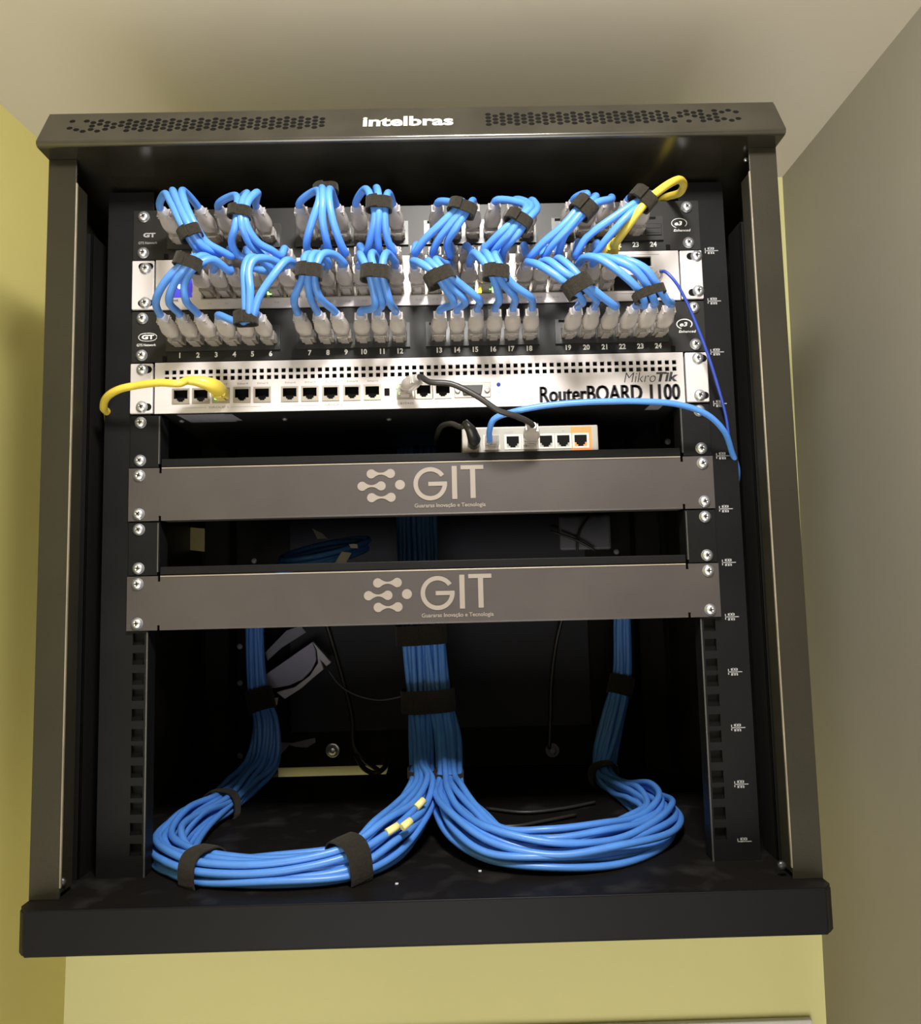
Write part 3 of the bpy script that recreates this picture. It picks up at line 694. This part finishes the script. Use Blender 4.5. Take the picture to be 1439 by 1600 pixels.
def strap(px, py, Y, ang, wpx, hpx, label, group, depth=None, name='cable_strap', axis=None, seed=0):
    """ring of hook-and-loop tape; wpx across the bunch, hpx along it (pixels at that depth); ang = tilt of the across direction"""
    c = at(px, py, Y); sc_ = (Y-CY)/FPX
    rw = wpx*sc_/2; hl = hpx*sc_/2; rd = depth or rw*.62
    ca, sa = math.cos(math.radians(ang)), math.sin(math.radians(ang))
    X_ = Vector((ca, 0, sa)); Z_ = Vector((-sa, 0, ca)); Y_ = Vector((0, 1, 0))
    if axis:
        Z_ = Vector(axis).normalized(); Y_ = (Y_-Z_*Y_.dot(Z_)).normalized(); X_ = Y_.cross(Z_)
    s = MB(); n = 32; rn = random.Random(seed+int(px)); rings = []
    # rounded-rectangle loop with a slight overlap end
    for k in range(n+4):
        t = 2*PI*k/n-PI/2-.6; ex = .62
        x = math.copysign(abs(math.cos(t))**ex, math.cos(t)); y = math.copysign(abs(math.sin(t))**ex, math.sin(t))
        lift = max(0, k-n+1)*.5
        wob = rn.uniform(-.12, .12)
        o = c + X_*x*(rw+lift) + Y_*y*(rd+lift)
        nn = (X_*x/rw + Y_*y/rd).normalized()
        rings.append([s.bm.verts.new(o+nn*(1.3 if q in (0, 1, 2) else 0)+Z_*(hh*hl+wob)) for q, hh in enumerate((-1, 0, 1, 1, 0, -1))])
    for P, Q in zip(rings, rings[1:]):
        for k in range(6): f = s.bm.faces.new((P[k], P[(k+1) % 6], Q[(k+1) % 6], Q[k])); f.smooth = False
    s.bm.faces.new(rings[0]); s.bm.faces.new(rings[-1][::-1])
    bmesh.ops.recalc_face_normals(s.bm, faces=s.bm.faces)
    return tag(s.build(name, M_VELC), label, 'cable strap', group)

# ---- lower bunches: silver switch (lower row) down to patch panel 2
GL = 'blue patch cables from the silver switch down to the lower patch panel'
LOW = {   # port number: (points from the patch panel plug up to the switch plug, tilt at panel, tilt at switch)
 1: ([(246,490,-56),(244,468,-66),(258,440,-78),(284,414,-84),(304,402,-78),(318,412,-62)], (-6,8)),
 2: ([(268,500,-54),(264,470,-66),(273,442,-78),(293,415,-86),(316,400,-79),(338,413,-60)], (-6,8)),
 3: ([(303,492,-56),(290,468,-66),(289,442,-76),(303,418,-84),(330,405,-78),(358,424,-58)], (-8,8)),
 4: ([(366,514,-50),(377,505,-66),(383,496,-76),(383,455,-82),(382,422,-84),(390,403,-78),(408,407,-66),(424,424,-52)], (-4,2)),
 5: ([(389,508,-54),(388,497,-76),(391,455,-86),(389,422,-86),(397,406,-84),(418,404,-74),(438,414,-58)], (0,4)),
 6: ([(404,508,-54),(396,496,-76),(404,466,-84),(426,432,-88),(446,408,-84),(458,412,-66)], (-4,4)),
 7: ([(459,494,-54),(460,466,-66),(470,440,-76),(475,420,-82),(476,402,-78),(487,398,-66),(493,412,-54)], (-6,6)),
 8: ([(499,492,-56),(485,464,-68),(481,440,-78),(483,420,-85),(488,399,-80),(502,398,-68),(514,414,-54)], (-5,6)),
 9: ([(514,490,-56),(499,464,-68),(492,440,-77),(493,420,-83),(503,398,-80),(522,398,-68),(538,412,-54)], (-8,6)),
 10:([(577,502,-52),(586,478,-66),(583,452,-76),(576,425,-83),(566,404,-80),(562,398,-68),(566,412,-54)], (4,4)),
 11:([(600,500,-54),(597,474,-66),(592,450,-76),(586,425,-85),(580,402,-82),(584,396,-68),(592,412,-54)], (0,4)),
 12:([(617,496,-54),(610,474,-66),(603,450,-76),(597,425,-83),(600,402,-80),(606,396,-68),(616,408,-54)], (-2,4)),
 13:([(702,492,-52),(709,472,-66),(697,452,-76),(680,428,-84),(662,414,-82),(646,408,-70),(646,414,-56)], (4,4)),
 14:([(726,492,-54),(727,470,-66),(706,448,-77),(687,424,-86),(672,410,-82),(668,408,-68),(670,414,-56)], (0,4)),
 15:([(753,486,-54),(748,468,-66),(722,446,-77),(696,424,-85),(682,408,-80),(684,406,-68),(694,412,-56)], (2,6)),
 16:([(781,492,-54),(780,466,-66),(774,444,-76),(764,420,-84),(750,402,-80),(740,396,-68),(734,408,-55)], (0,6)),
 17:([(816,490,-54),(804,464,-66),(787,444,-77),(774,420,-87),(763,400,-82),(757,396,-68),(758,412,-54)], (-2,6)),
 18:([(840,488,-54),(828,464,-66),(801,444,-77),(784,420,-84),(774,402,-80),(775,398,-68),(782,412,-54)], (-2,6)),
 19:([(912,490,-54),(910,470,-68),(896,452,-78),(868,430,-82),(842,414,-76),(826,410,-62)], (6,6)),
 20:([(936,488,-54),(930,466,-68),(910,446,-80),(880,424,-84),(858,408,-77),(846,410,-62)], (2,6)),
 21:([(966,488,-54),(960,478,-64),(934,458,-76),(912,440,-82),(892,418,-82),(874,404,-74),(868,410,-58)], (4,6)),
 22:([(1003,492,-56),(1007,476,-68),(1000,456,-78),(972,428,-86),(936,404,-82),(914,402,-70),(904,412,-55)], (8,6)),
 23:([(1022,486,-56),(1022,470,-70),(1012,448,-80),(990,420,-88),(958,405,-84),(934,402,-70),(926,412,-56)], (6,8)),
 24:([(1048,486,-56),(1042,470,-68),(1028,448,-78),(1008,420,-86),(978,406,-84),(956,404,-70),(948,412,-56)], (3,8)),
}
for n, (mids, ta) in LOW.items():
    i = n-1
    patch('blue patch cable plugged into port %d of the lower patch panel' % n, GL,
          (port_x(i), -4.2, ZJ3), (sw_x(i), -4.0, -73.0), A(mids[1:]), ta=(ta[0], ta[1]+14), tb=(random.uniform(-4, 4), random.uniform(5, 11)))
# ---- upper bunches: top patch panel down to the silver switch (upper row)
GU = 'patch cables from the top patch panel down to the silver switch'
UP = {
 1: ([(262,322,-52),(258,303,-62),(268,318,-74),(284,350,-82),(304,384,-76),(322,398,-62)], (-8,6)),
 2: ([(270,312,-54),(270,298,-64),(280,320,-78),(295,352,-84),(316,384,-76),(342,396,-60)], (-8,8)),
 3: ([(302,328,-54),(286,298,-64),(288,315,-78),(304,350,-82),(322,378,-74),(345,392,-66),(362,400,-56)], (-10,8)),
 4: ([(366,328,-50),(368,306,-62),(371,325,-74),(368,352,-76),(362,378,-66),(372,398,-54),(388,404,-50)], (-6,6)),
 5: ([(390,322,-50),(386,302,-62),(377,322,-76),(378,352,-77),(390,380,-66),(405,396,-56),(412,402,-48)], (-6,6)),
 6: ([(416,322,-50),(402,301,-62),(386,318,-74),(384,348,-76),(402,378,-66),(426,392,-56),(438,400,-48)], (-6,6)),
 7: ([(482,325,-52),(494,298,-62),(499,312,-78),(488,345,-76),(479,380,-64),(482,396,-52)], (-2,6)),
 8: ([(506,318,-52),(503,294,-64),(504,312,-80),(504,345,-77),(511,380,-64),(515,396,-52)], (0,6)),
 9: ([(526,322,-52),(516,296,-62),(514,312,-78),(520,345,-76),(532,380,-64),(540,396,-52)], (-4,6)),
 10:([(562,318,-50),(570,296,-60),(580,310,-76),(586,335,-78),(580,368,-68),(572,396,-54)], (-2,6)),
 11:([(582,312,-50),(588,294,-60),(592,312,-78),(592,335,-79),(590,368,-68),(592,396,-54)], (-2,6)),
 12:([(620,322,-50),(607,302,-60),(603,314,-76),(601,335,-77),(604,368,-68),(614,396,-54)], (-4,6)),
 13:([(696,334,-50),(710,318,-62),(714,325,-78),(694,345,-76),(664,374,-66),(648,396,-54)], (4,4)),
 14:([(717,328,-50),(723,316,-64),(722,328,-80),(704,350,-76),(684,376,-66),(676,396,-54)], (2,4)),
 15:([(738,330,-50),(735,318,-62),(728,332,-78),(714,354,-76),(699,380,-64),(704,400,-52)], (0,4)),
 16:([(796,332,-50),(820,320,-62),(816,336,-76),(788,358,-76),(764,382,-66),(748,402,-54)], (6,6)),
 17:([(812,332,-52),(830,322,-64),(814,340,-79),(797,364,-77),(776,386,-66),(762,402,-54)], (6,6)),
 18:([(836,340,-50),(839,326,-62),(826,342,-76),(808,366,-76),(788,390,-64),(784,404,-52)], (2,4)),
 19:([(908,322,-52),(917,303,-62),(908,318,-76),(884,348,-76),(848,380,-66),(826,402,-54)], (6,6)),
 20:([(925,322,-52),(931,308,-62),(915,324,-78),(892,352,-77),(862,384,-66),(850,402,-54)], (6,6)),
 21:([(950,330,-50),(954,312,-60),(930,318,-72),(904,342,-77),(882,368,-68),(872,400,-54)], (4,6)),
 22:([(998,326,-50),(1012,302,-62),(1000,312,-76),(964,336,-76),(916,372,-66),(899,400,-54)], (4,6)),
}
for n, (mids, ta) in UP.items():
    i = n-1
    patch('blue patch cable plugged into port %d of the top patch panel' % n, GU,
          (port_x(i), -4.2, ZJ1), (sw_x(i), -4.0, -58.5), A(mids[1:]), ta=(ta[0], ta[1]+14), tb=(random.uniform(-4, 4), random.uniform(5, 11)))
M_YB = mat('yellow_boot', (0.60, 0.47, 0.06), 0.35, noise=0.04)
patch('blue patch cable from port 23 of the top patch panel, beside the yellow one', GU, (port_x(22), -4.2, ZJ1), (sw_x(22), -4.0, -58.5),
      A([(1018,304,-60),(1008,314,-74),(976,342,-78),(946,376,-68),(930,398,-56)]), ta=(2, 20), tb=(2, 8))
rootY = empty('patch_cable', (sw_x(23), -4, -58.5), 'yellow patch cable arching over the strap at the top right of the rack', 'patch cable')
ey, dy = place_plug(rootY, (sw_x(23), -4.0, -58.5), (3, 10), M_YB, M_YEL)
pts = [ey-dy*6, ey+dy*2.5] + A([(960,382,-58),(978,358,-70),(998,330,-80),(1013,312,-79),(1030,298,-76),(1046,287,-70),(1061,281,-58),(1068,288,-44),(1062,301,-24)]) + [Vector((213, 8, 6)), Vector((208, 45, 5)), Vector((200, 90, 2))]
MB().tube(spline(pts, 8), 3.1, 12).build('cable_sheath', M_YEL, rootY)

# ---- hook-and-loop straps on the bunches
GS1 = 'black straps on the patch cables above the silver switch'; GS2 = 'black straps on the patch cables in front of the silver switch'
for (x, y, Y, a, w, h, lab) in (
    (297, 365, -83, 24, 33, 19, 'black hook-and-loop strap round the patch cables of ports 1 to 3, top row'),
    (374, 332, -76, -6, 33, 17, 'black hook-and-loop strap round the patch cables of ports 4 to 6, top row'),
    (592, 320, -78, -2, 38, 20, 'black hook-and-loop strap round the patch cables of ports 10 to 12, top row'),
    (722, 326, -79, -20, 42, 18, 'black hook-and-loop strap round the patch cables of ports 13 to 15, top row'),
    (810, 344, -78, -32, 40, 18, 'black hook-and-loop strap round the patch cables of ports 16 to 18, top row'),
    (912, 325, -77, -42, 36, 26, 'black hook-and-loop strap round the patch cables of ports 19 to 21, top row'),
    (1004, 311, -78, -42, 40, 22, 'black hook-and-loop strap holding blue cables and the yellow cable')):
    strap(x, y, Y, a, w, h, lab, GS1)
strap(509, 296, -52, 4, 36, 12, 'black strap behind the top of the blue loops of ports 7 to 9, top row', GS1, depth=6)
for (x, y, Y, a, w, h, lab) in (
    (294, 411, -84, -20, 40, 20, 'black hook-and-loop strap on the cables in front of the blue status light'),
    (384, 498, -76, 2, 34, 20, 'black hook-and-loop strap sitting just above ports 4 and 5 of the lower patch panel'),
    (483, 425, -82, -5, 38, 22, 'black hook-and-loop strap above ports 7 and 8 of the lower patch panel'),
    (586, 428, -83, -3, 43, 22, 'black hook-and-loop strap above ports 10 and 11 of the lower patch panel'),
    (687, 434, -84, 24, 44, 22, 'black hook-and-loop strap tilted above port 13 of the lower patch panel'),
    (775, 427, -84, -4, 38, 22, 'black hook-and-loop strap above port 16 of the lower patch panel'),
    (903, 447, -82, 30, 44, 26, 'black hook-and-loop strap tilted above port 20 of the lower patch panel'),
    (1014, 459, -79, 18, 48, 14, 'black hook-and-loop strap above ports 23 and 24 of the lower patch panel')):
    strap(x, y, Y, a, w, h, lab, GS2)

# ---- single cables
def loose(name, label, cat, pts, r, m, group=None, n=8):
    return tag(MB().tube(spline(pts, n), r, 10).build(name, m, smooth=False), label, cat, group)
# thin navy cable from the right end of the silver switch
r_ = empty('patch_cable', (196, -4, -64), 'thin navy cable dropping from the right end of the silver switch', 'patch cable')
p = at(1026, 432, -10)
s = MB(); a, b = at(1024, 440, -4), at(1032, 424, -26); s.tube([a, a+(b-a)*.6, b], [4.2, 4.0, 2.2], 10); s.build('plug', M_BOOT, r_)
MB().tube(spline([b]+A([(1040,425,-32),(1055,440,-34),(1072,470,-30),(1090,512,-24),(1108,560,-20),(1122,605,-14),(1134,650,-6),(1141,700,4)])+[Vector((268, 24, -232)), Vector((270, 60, -270))], 8), 1.3, 8).build('cable_sheath', M_NAVY, r_)
# yellow cable at the router
r_ = empty('patch_cable', (JX[2], -4, zr), 'yellow patch cable from the third port of the router round the left rail', 'patch cable')
o = bpy.data.objects.new('plug', PLUG); C.objects.link(o); o.parent = r_; o.location = (Vector((JX[2]+1, -4.5, zr+.6))-ORG[r_])*.001
o.material_slots[0].link = 'OBJECT'; o.material_slots[0].material = M_YEL; ORG[o] = Vector((JX[2]+1, -4.5, zr+.6))
MB().tube(spline([(JX[2]+1, -9, zr+1), (JX[2]+1, -16, zr+2.5), (JX[2]-3, -24, zr+4), (JX[2]-11, -29, zr+5.5), (JX[2]-19, -31, zr+6)], 4), [6.4]*6+[6.2, 6, 5.8, 5.4, 5, 4.7, 4.4, 4, 3.8, 3.6, 3.4], 14).build('plug_boot', M_YB, o)
MB().tube(spline([(JX[2]-9, -28.5, zr+5), (JX[2]-18, -31, zr+6)]+A([(280,599,-38),(250,598,-38),(215,602,-34),(185,609,-30),(166,622,-20),(162,638,-8),(168,645,2)])+[Vector((-268, 20, -186)), Vector((-270, 60, -200))], 8), 3.1, 12).build('cable_sheath', M_YEL, r_)
# black patch cable router -> desktop switch
r_ = empty('patch_cable', (JX2[0], -4, zr), 'black patch cable from the router down to the small desktop switch', 'patch cable')
ea, da = place_plug(r_, (JX2[0], -4.5, zr), (30, 6)); eb, db = place_plug(r_, (X5[1], yd-1, zj), (-4, 14))
MB().tube(spline([ea-da*5, ea+da*2]+A([(672,597,-48),(705,600,-50),(745,619,-50),(780,642,-48),(806,650,-44)])+[eb+db*2, eb-db*5], 8), 2.3, 12).build('cable_sheath', M_BLKC, r_)
# blue cable desktop switch -> right side
r_ = empty('patch_cable', (xb, 2, zj), 'blue patch cable arching from the small desktop switch to the right rail', 'patch cable')
o = bpy.data.objects.new('plug', PLUG); C.objects.link(o); o.parent = r_; o.location = (Vector((xb, yd-1, zj))-ORG[r_])*.001
MB().tube(spline([Vector((xb-2, yd-10, zj-1))]+A([(765,672,-24),(772,655,-32),(800,644,-38),(850,634,-42),(920,628,-44),(1000,627,-44),(1060,632,-40),(1105,648,-32),(1132,675,-20),(1143,705,-4)])+[Vector((268, 14, -236)), Vector((270, 50, -262))], 8), 2.4, 12).build('cable_sheath', M_BLUE, r_)
# black power lead
r_ = empty('power_cable', (at(740, 690, yd).x, yd, zj), 'black power lead plugged into the left end of the desktop switch', 'power cable')
px_ = at(740, 688, yd).x
s = MB(); s.tube([(px_, yd-.5, -207), (px_, yd-16, -206), (px_-3, yd-22, -199), (px_-8, yd-24, -193)], [5.2, 5.4, 4.4, 2.8], 12); s.build('plug', M_DARK, r_)
MB().tube(spline([Vector((px_-7, yd-24, -194))]+A([(722,667,-18),(705,662,-10),(690,666,4),(683,680,24)])+[at(682, 700, 60)+Vector((0, 0, 4))], 8), 2.2, 10).build('cable_sheath', M_BLKC, r_)

# ================================================================== TRUNK CABLES
def strands(path, cnt, mk, r=3.0, jit=0.16, seed=1):
    """path: list of (world point, up vector, half height, half width)"""
    rn = random.Random(seed); P = [Vector(q[0]) for q in path]; out = []
    for i in range(cnt):
        th = i*2.39996; rad = math.sqrt((i+.5)/cnt); a0, b0 = rad*math.cos(th), rad*math.sin(th)
        ph = rn.uniform(0, 6.28); pts = []
        for j, (p, up, hh, ww) in enumerate(path):
            T = (P[min(j+1, len(P)-1)]-P[max(j-1, 0)]).normalized(); up = Vector(up); up = (up-T*up.dot(T)).normalized(); w = T.cross(up)
            rot = 0.10*j*(1 if seed % 2 else -1); a = a0*math.cos(rot)-b0*math.sin(rot); b = a0*math.sin(rot)+b0*math.cos(rot)
            a += jit*math.sin(ph+j*1.9); b += jit*math.cos(ph*1.7+j*1.3)
            q = P[j]+up*a*hh+w*b*ww
            if q.z < ZFL+r+.3: q.z = ZFL+r+.3+rn.uniform(0, 1.5)
            if q.z > ZFL+r+.3+0: pass
            pts.append(q)
        sp = spline(pts, 9)
        for q in sp:
            if q.z < ZFL+r+.2: q.z = ZFL+r+.2
        o = MB().tube(sp, r, 9).build('data_cable', mk(i)); out.append(o)
    return out
FWD = (0, -1, 0); UPV = (0, 0, 1)
def pz(px, py, Z): return atz(px, py, Z)
# left loop: rear left -> floor -> front -> centre -> up the middle
Lp = [
 (at(399, 915, 290), FWD, 7, 9), (at(400, 975, 290), FWD, 7, 9), (at(404, 1080, 285), FWD, 7, 10), (at(415, 1130, 276), FWD, 9, 14),
 (at(408, 1190, 262), (0, -.6, .8), 12, 20), (at(378, 1228, 215), (0, -.3, 1), 13, 17), (at(345, 1262, 155), UPV, 13, 14),
 (at(297, 1290, 95), UPV, 17, 17), (at(264, 1325, 42), UPV, 18, 20), (at(280, 1352, 4), UPV, 15, 15), (at(325, 1362, -16), UPV, 13, 12),
 (at(430, 1362, -26), UPV, 13, 12), (at(545, 1348, -18), UPV, 14, 12), (at(600, 1320, 6), UPV, 20, 15), (at(640, 1280, 48), (0, -.3, 1), 20, 18),
 (at(662, 1235, 100), (0, -.7, .7), 13, 12), (at(660, 1205, 150), FWD, 9, 9), (at(658, 1150, 200), FWD, 9, 11), (at(656, 1095, 222), FWD, 9, 12), (at(650, 1000, 232), FWD, 9, 13), (at(642, 830, 240), FWD, 9, 13), (at(642, 700, 245), FWD, 9, 13)]
Rp = [
 (at(972, 900, 290), FWD, 7, 9), (at(972, 975, 290), FWD, 7, 8), (at(972, 1060, 285), FWD, 7, 8), (at(960, 1120, 276), FWD, 9, 12),
 (at(945, 1180, 262), FWD, 11, 13), (at(944, 1212, 236), (0, -.6, .8), 9, 10), (at(972, 1238, 190), UPV, 13, 12), (at(1010, 1252, 135), UPV, 16, 18),
 (at(1032, 1272, 85), UPV, 17, 19), (at(1010, 1302, 40), UPV, 18, 20), (at(945, 1325, 4), UPV, 18, 19), (at(860, 1334, -8), UPV, 18, 20), (at(780, 1322, 2), UPV, 18, 20),
 (at(730, 1290, 34), UPV, 17, 19), (at(704, 1250, 84), (0, -.5, .8), 15, 15), (at(701, 1218, 128), FWD, 9, 10), (at(697, 1150, 190), FWD, 9, 12), (at(686, 1090, 220), FWD, 9, 12), (at(676, 1000, 230), FWD, 9, 12), (at(664, 830, 240), FWD, 9, 12), (at(664, 700, 245), FWD, 9, 12)]
for o in strands(Lp, 22, lambda i: M_BLUE, seed=2): tag(o, 'blue data cable bundled in the left-hand loop on the cabinet floor', 'data cable', 'blue data cables of the left loop')
for o in strands(Rp, 22, lambda i: M_BLUE, seed=5): tag(o, 'blue data cable bundled in the right-hand loop on the cabinet floor', 'data cable', 'blue data cables of the right loop')
GT = 'black straps on the blue trunk cables'
def bstrap(i, path, f, ww, hh, ln, lab, seed):
    a, b = Vector(path[i][0]), Vector(path[i+1][0]); c = a+(b-a)*f; T = (Vector(path[min(i+1, len(path)-1)][0])-Vector(path[max(i-0, 0)][0])).normalized()
    up = Vector(path[i][1]); up = (up-T*up.dot(T)).normalized(); w = T.cross(up)
    s = MB(); n = 30; rings = []
    for k in range(n+1):
        t = 2*PI*k/n; ex = .7
        x = math.copysign(abs(math.cos(t))**ex, math.cos(t)); y = math.copysign(abs(math.sin(t))**ex, math.sin(t))
        o = c+w*x*ww+up*y*hh; nn = (w*x+up*y).normalized()
        rr = []
        for q, e in ((1.4, -1), (1.7, 0), (1.4, 1), (0, 1), (0, -1)):
            v = o+nn*q+T*e*ln/2
            if v.z < ZFL+.4: v.z = ZFL+.4
            rr.append(s.bm.verts.new(v))
        rings.append(rr)
    for P, Q in zip(rings, rings[1:]):
        for k in range(5): s.bm.faces.new((P[k], P[(k+1) % 5], Q[(k+1) % 5], Q[k]))
    bmesh.ops.recalc_face_normals(s.bm, faces=s.bm.faces)
    return tag(s.build('cable_strap', M_VELC), lab, 'cable strap', GT)
bstrap(9, Lp, .85, 15.5, 16.5, 18, 'wide black strap at the front left of the left cable loop', 1)
bstrap(12, Lp, .0, 15.5, 18.0, 20, 'wide black strap at the front right of the left cable loop', 2)
bstrap(6, Lp, .0, 17, 16, 12, 'black strap at the rear bend of the left cable loop', 3)
bstrap(2, Lp, .3, 14, 12, 26, 'black strap on the upright cables at the rear left', 4)
bstrap(2, Rp, .2, 13, 12, 22, 'black strap on the upright cables at the rear right', 5)
bstrap(5, Rp, .0, 15, 13, 14, 'black strap at the rear bend of the right cable loop', 6)
def wide_strap(px, py, Y, w, h, lab):
    strap(px, py, Y, 2, w, h, lab, GT, depth=20)
wide_strap(669, 1093, 216, 80, 34, 'broad black strap round the centre cables below the lowest panel')
wide_strap(658, 991, 232, 76, 30, 'black strap round the centre cables right under the lowest panel')
for px, py, Y, lab in ((660, 1206, 146, 'dark tie on the left centre bundle'), (701, 1210, 136, 'dark tie on the right centre bundle')):
    strap(px, py, Y, 0, 42, 11, lab+' where it meets the floor', GT, depth=16)
for (a, b) in (((628, 1293), (642, 1282)), ((604, 1301), (622, 1290)), ((568, 1322), (578, 1316)), ((650, 1262), (662, 1250))):
    Y = 20 if a[0] < 640 else 62
    pa_, pb_ = at(*a, Y-24), at(*b, Y-18)
    tag(MB().tube([pa_, pb_], 3.2, 8).build('cable_marker', M_MARK), 'pale yellow marker sleeve on a cable of the left loop near the centre', 'cable marker', 'yellow marker sleeves')

# ================================================================== THINGS AT THE BACK
# coil of blue cable on the lower shelf
for i, (rx, ry, dx, dz) in enumerate(((46, 24, 0, 0), (42, 21, 3, 3.5), (38, 18, -3, 6.5), (44, 22, 4, 9))):
    c = at(502, 862, 150); pts = []
    for k in range(37):
        a = 2*PI*k/36; pts.append(Vector((c.x+dx+rx*math.cos(a)*1.0, 150+ry*2*math.sin(a), -299+dz+5+0.30*rx*math.cos(a)*.6+9*math.sin(a))))
    tag(MB().tube(pts, 2.9, 8).build('cable_coil', M_BLUED), 'dark blue cable turn of the coil lying on the lower shelf', 'cable coil', 'turns of the blue coil on the lower shelf')
def flat(name, pts, Y, m, lab, cat, th=1.2, rim=None):
    P = [at(x, y, Y) for x, y in pts]
    s = MB(); s.prism([(q.x, q.z) for q in P], 'y', Y, Y+th, 0); return tag(s.build(name, m), lab, cat)
flat('paper_tag', [(488, 826), (504, 834), (512, 842), (496, 842)], 190, M_PAPER, 'white paper tag standing behind the blue coil on the lower shelf', 'paper tag')
flat('paper_tag', [(534, 862), (549, 864), (540, 880), (523, 880)], 95, M_PAPER, 'white paper tag hanging below the right side of the blue coil', 'paper tag')
flat('paper_tag', [(545, 850), (558, 850), (559, 857), (548, 856)], 92, M_PAPER, 'small white tag on the right end of the blue coil', 'paper tag')
flat('paper_tag', [(436, 1182), (438, 1160), (457, 1161), (492, 1153), (493, 1160), (480, 1168), (462, 1167), (452, 1164), (445, 1172)], 322, M_LABEL, 'torn grey paper tag on the back wall beside the left bundle', 'paper tag')
# white fan-shaped bracket behind the left bundle
fb = empty('plastic_bracket', tuple(at(460, 1040, 300)), 'pale lilac half-round plastic plate on the back wall beside the left bundle', 'bracket')
def fp(pts, Y, th, nm, m):
    P = [at(x, y, Y) for x, y in pts]; s = MB(); s.prism([(q.x, q.z) for q in P], 'y', Y, Y+th, .4); return s.build(nm, m, fb)
arc = [(417+78*math.cos(math.radians(a))*1.0, 1003+70*math.sin(math.radians(a))) for a in range(-2, 92, 8)]
fp([(412, 1056), (488, 1003)]+[(493, 1016), (494, 1032), (486, 1048), (472, 1062), (452, 1071), (430, 1075), (414, 1074)], 300, 6, 'disc', M_LILAC)
fp([(488, 1002), (517, 1035), (510, 1041), (500, 1030), (505, 1046), (488, 1060), (470, 1076), (445, 1092), (432, 1082), (460, 1074), (484, 1056), (497, 1036), (495, 1016)], 296, 8, 'rim', M_PAPER)
fp([(424, 1092), (434, 1090), (432, 1102), (425, 1098)], 296, 4, 'foot', M_PAPER)
flat('paper_strap', [(414, 1020), (448, 985), (470, 978), (478, 988), (440, 1012), (418, 1032)], 300, M_LABEL, 'grey strap slanting above the lilac plastic plate', 'strap')
# thin black cables behind
GB = None
loose('power_cable', 'black power cord hanging down the cabinet back left of the centre cables', 'power cable', A([(505,960,325),(518,1000,328),(535,1060,328),(550,1120,328),(553,1165,326),(570,1188,318),(592,1204,300)]), 2.8, M_BLKC)
loose('power_cable', 'black cord curling over the yellow slot in the cabinet floor', 'power cable', A([(556,1180,320),(568,1200,305),(588,1208,290),(600,1200,300),(604,1190,318)]), 3.0, M_BLKC)
loose('wire', 'thin grey wire sagging from the lilac plate to the centre cables', 'wire', A([(513,1048,300),(530,1070,290),(556,1086,275),(590,1094,260),(620,1090,240),(640,1084,228)]), .7, M_LABEL)
loose('power_cable', 'black cord hanging down the cabinet back right of the centre cables', 'power cable', A([(880,960,320),(870,1000,325),(862,1060,325),(860,1120,325),(858,1170,322)]), 2.4, M_BLKC)
loose('power_cable', 'thin black cord crossing the grey outlet cover', 'power cable', A([(926,800,318),(912,818,318),(903,840,318),(902,862,318)]), 1.6, M_BLKC)
loose('power_cable', 'thin black cord running sideways across the grey outlet cover', 'power cable', A([(860,830,316),(885,838,316),(905,846,316),(930,860,316)]), 1.6, M_BLKC)
loose('power_cable', 'black cord lying across the cabinet floor behind the right loop', 'power cable', [Vector((q.x, q.y, ZFL+3)) for q in (atz(760, 1268, ZFL), atz(820, 1274, ZFL), atz(880, 1268, ZFL), atz(930, 1258, ZFL))], 1.6, M_BLKC)
loose('power_cable', 'black cord nearer the front on the cabinet floor behind the right loop', 'power cable', [Vector((q.x, q.y, ZFL+3)) for q in (atz(740, 1290, ZFL), atz(800, 1296, ZFL), atz(850, 1288, ZFL), atz(900, 1278, ZFL))], 1.6, M_BLKC)
# crumbs on the cabinet floor
for i, (px, py) in enumerate(((620, 1382), (750, 1362), (566, 1371), (1065, 1282), (964, 1197))):
    p = atz(px, py, ZFL); s = MB()
    s.box(p.x-1.2, p.x+1.2, p.y-1, p.y+1.2, ZFL, ZFL+1, .3)
    tag(s.build('plaster_crumb', M_PAPER), 'tiny white crumb lying on the cabinet floor', 'crumb', 'crumbs on the cabinet floor')
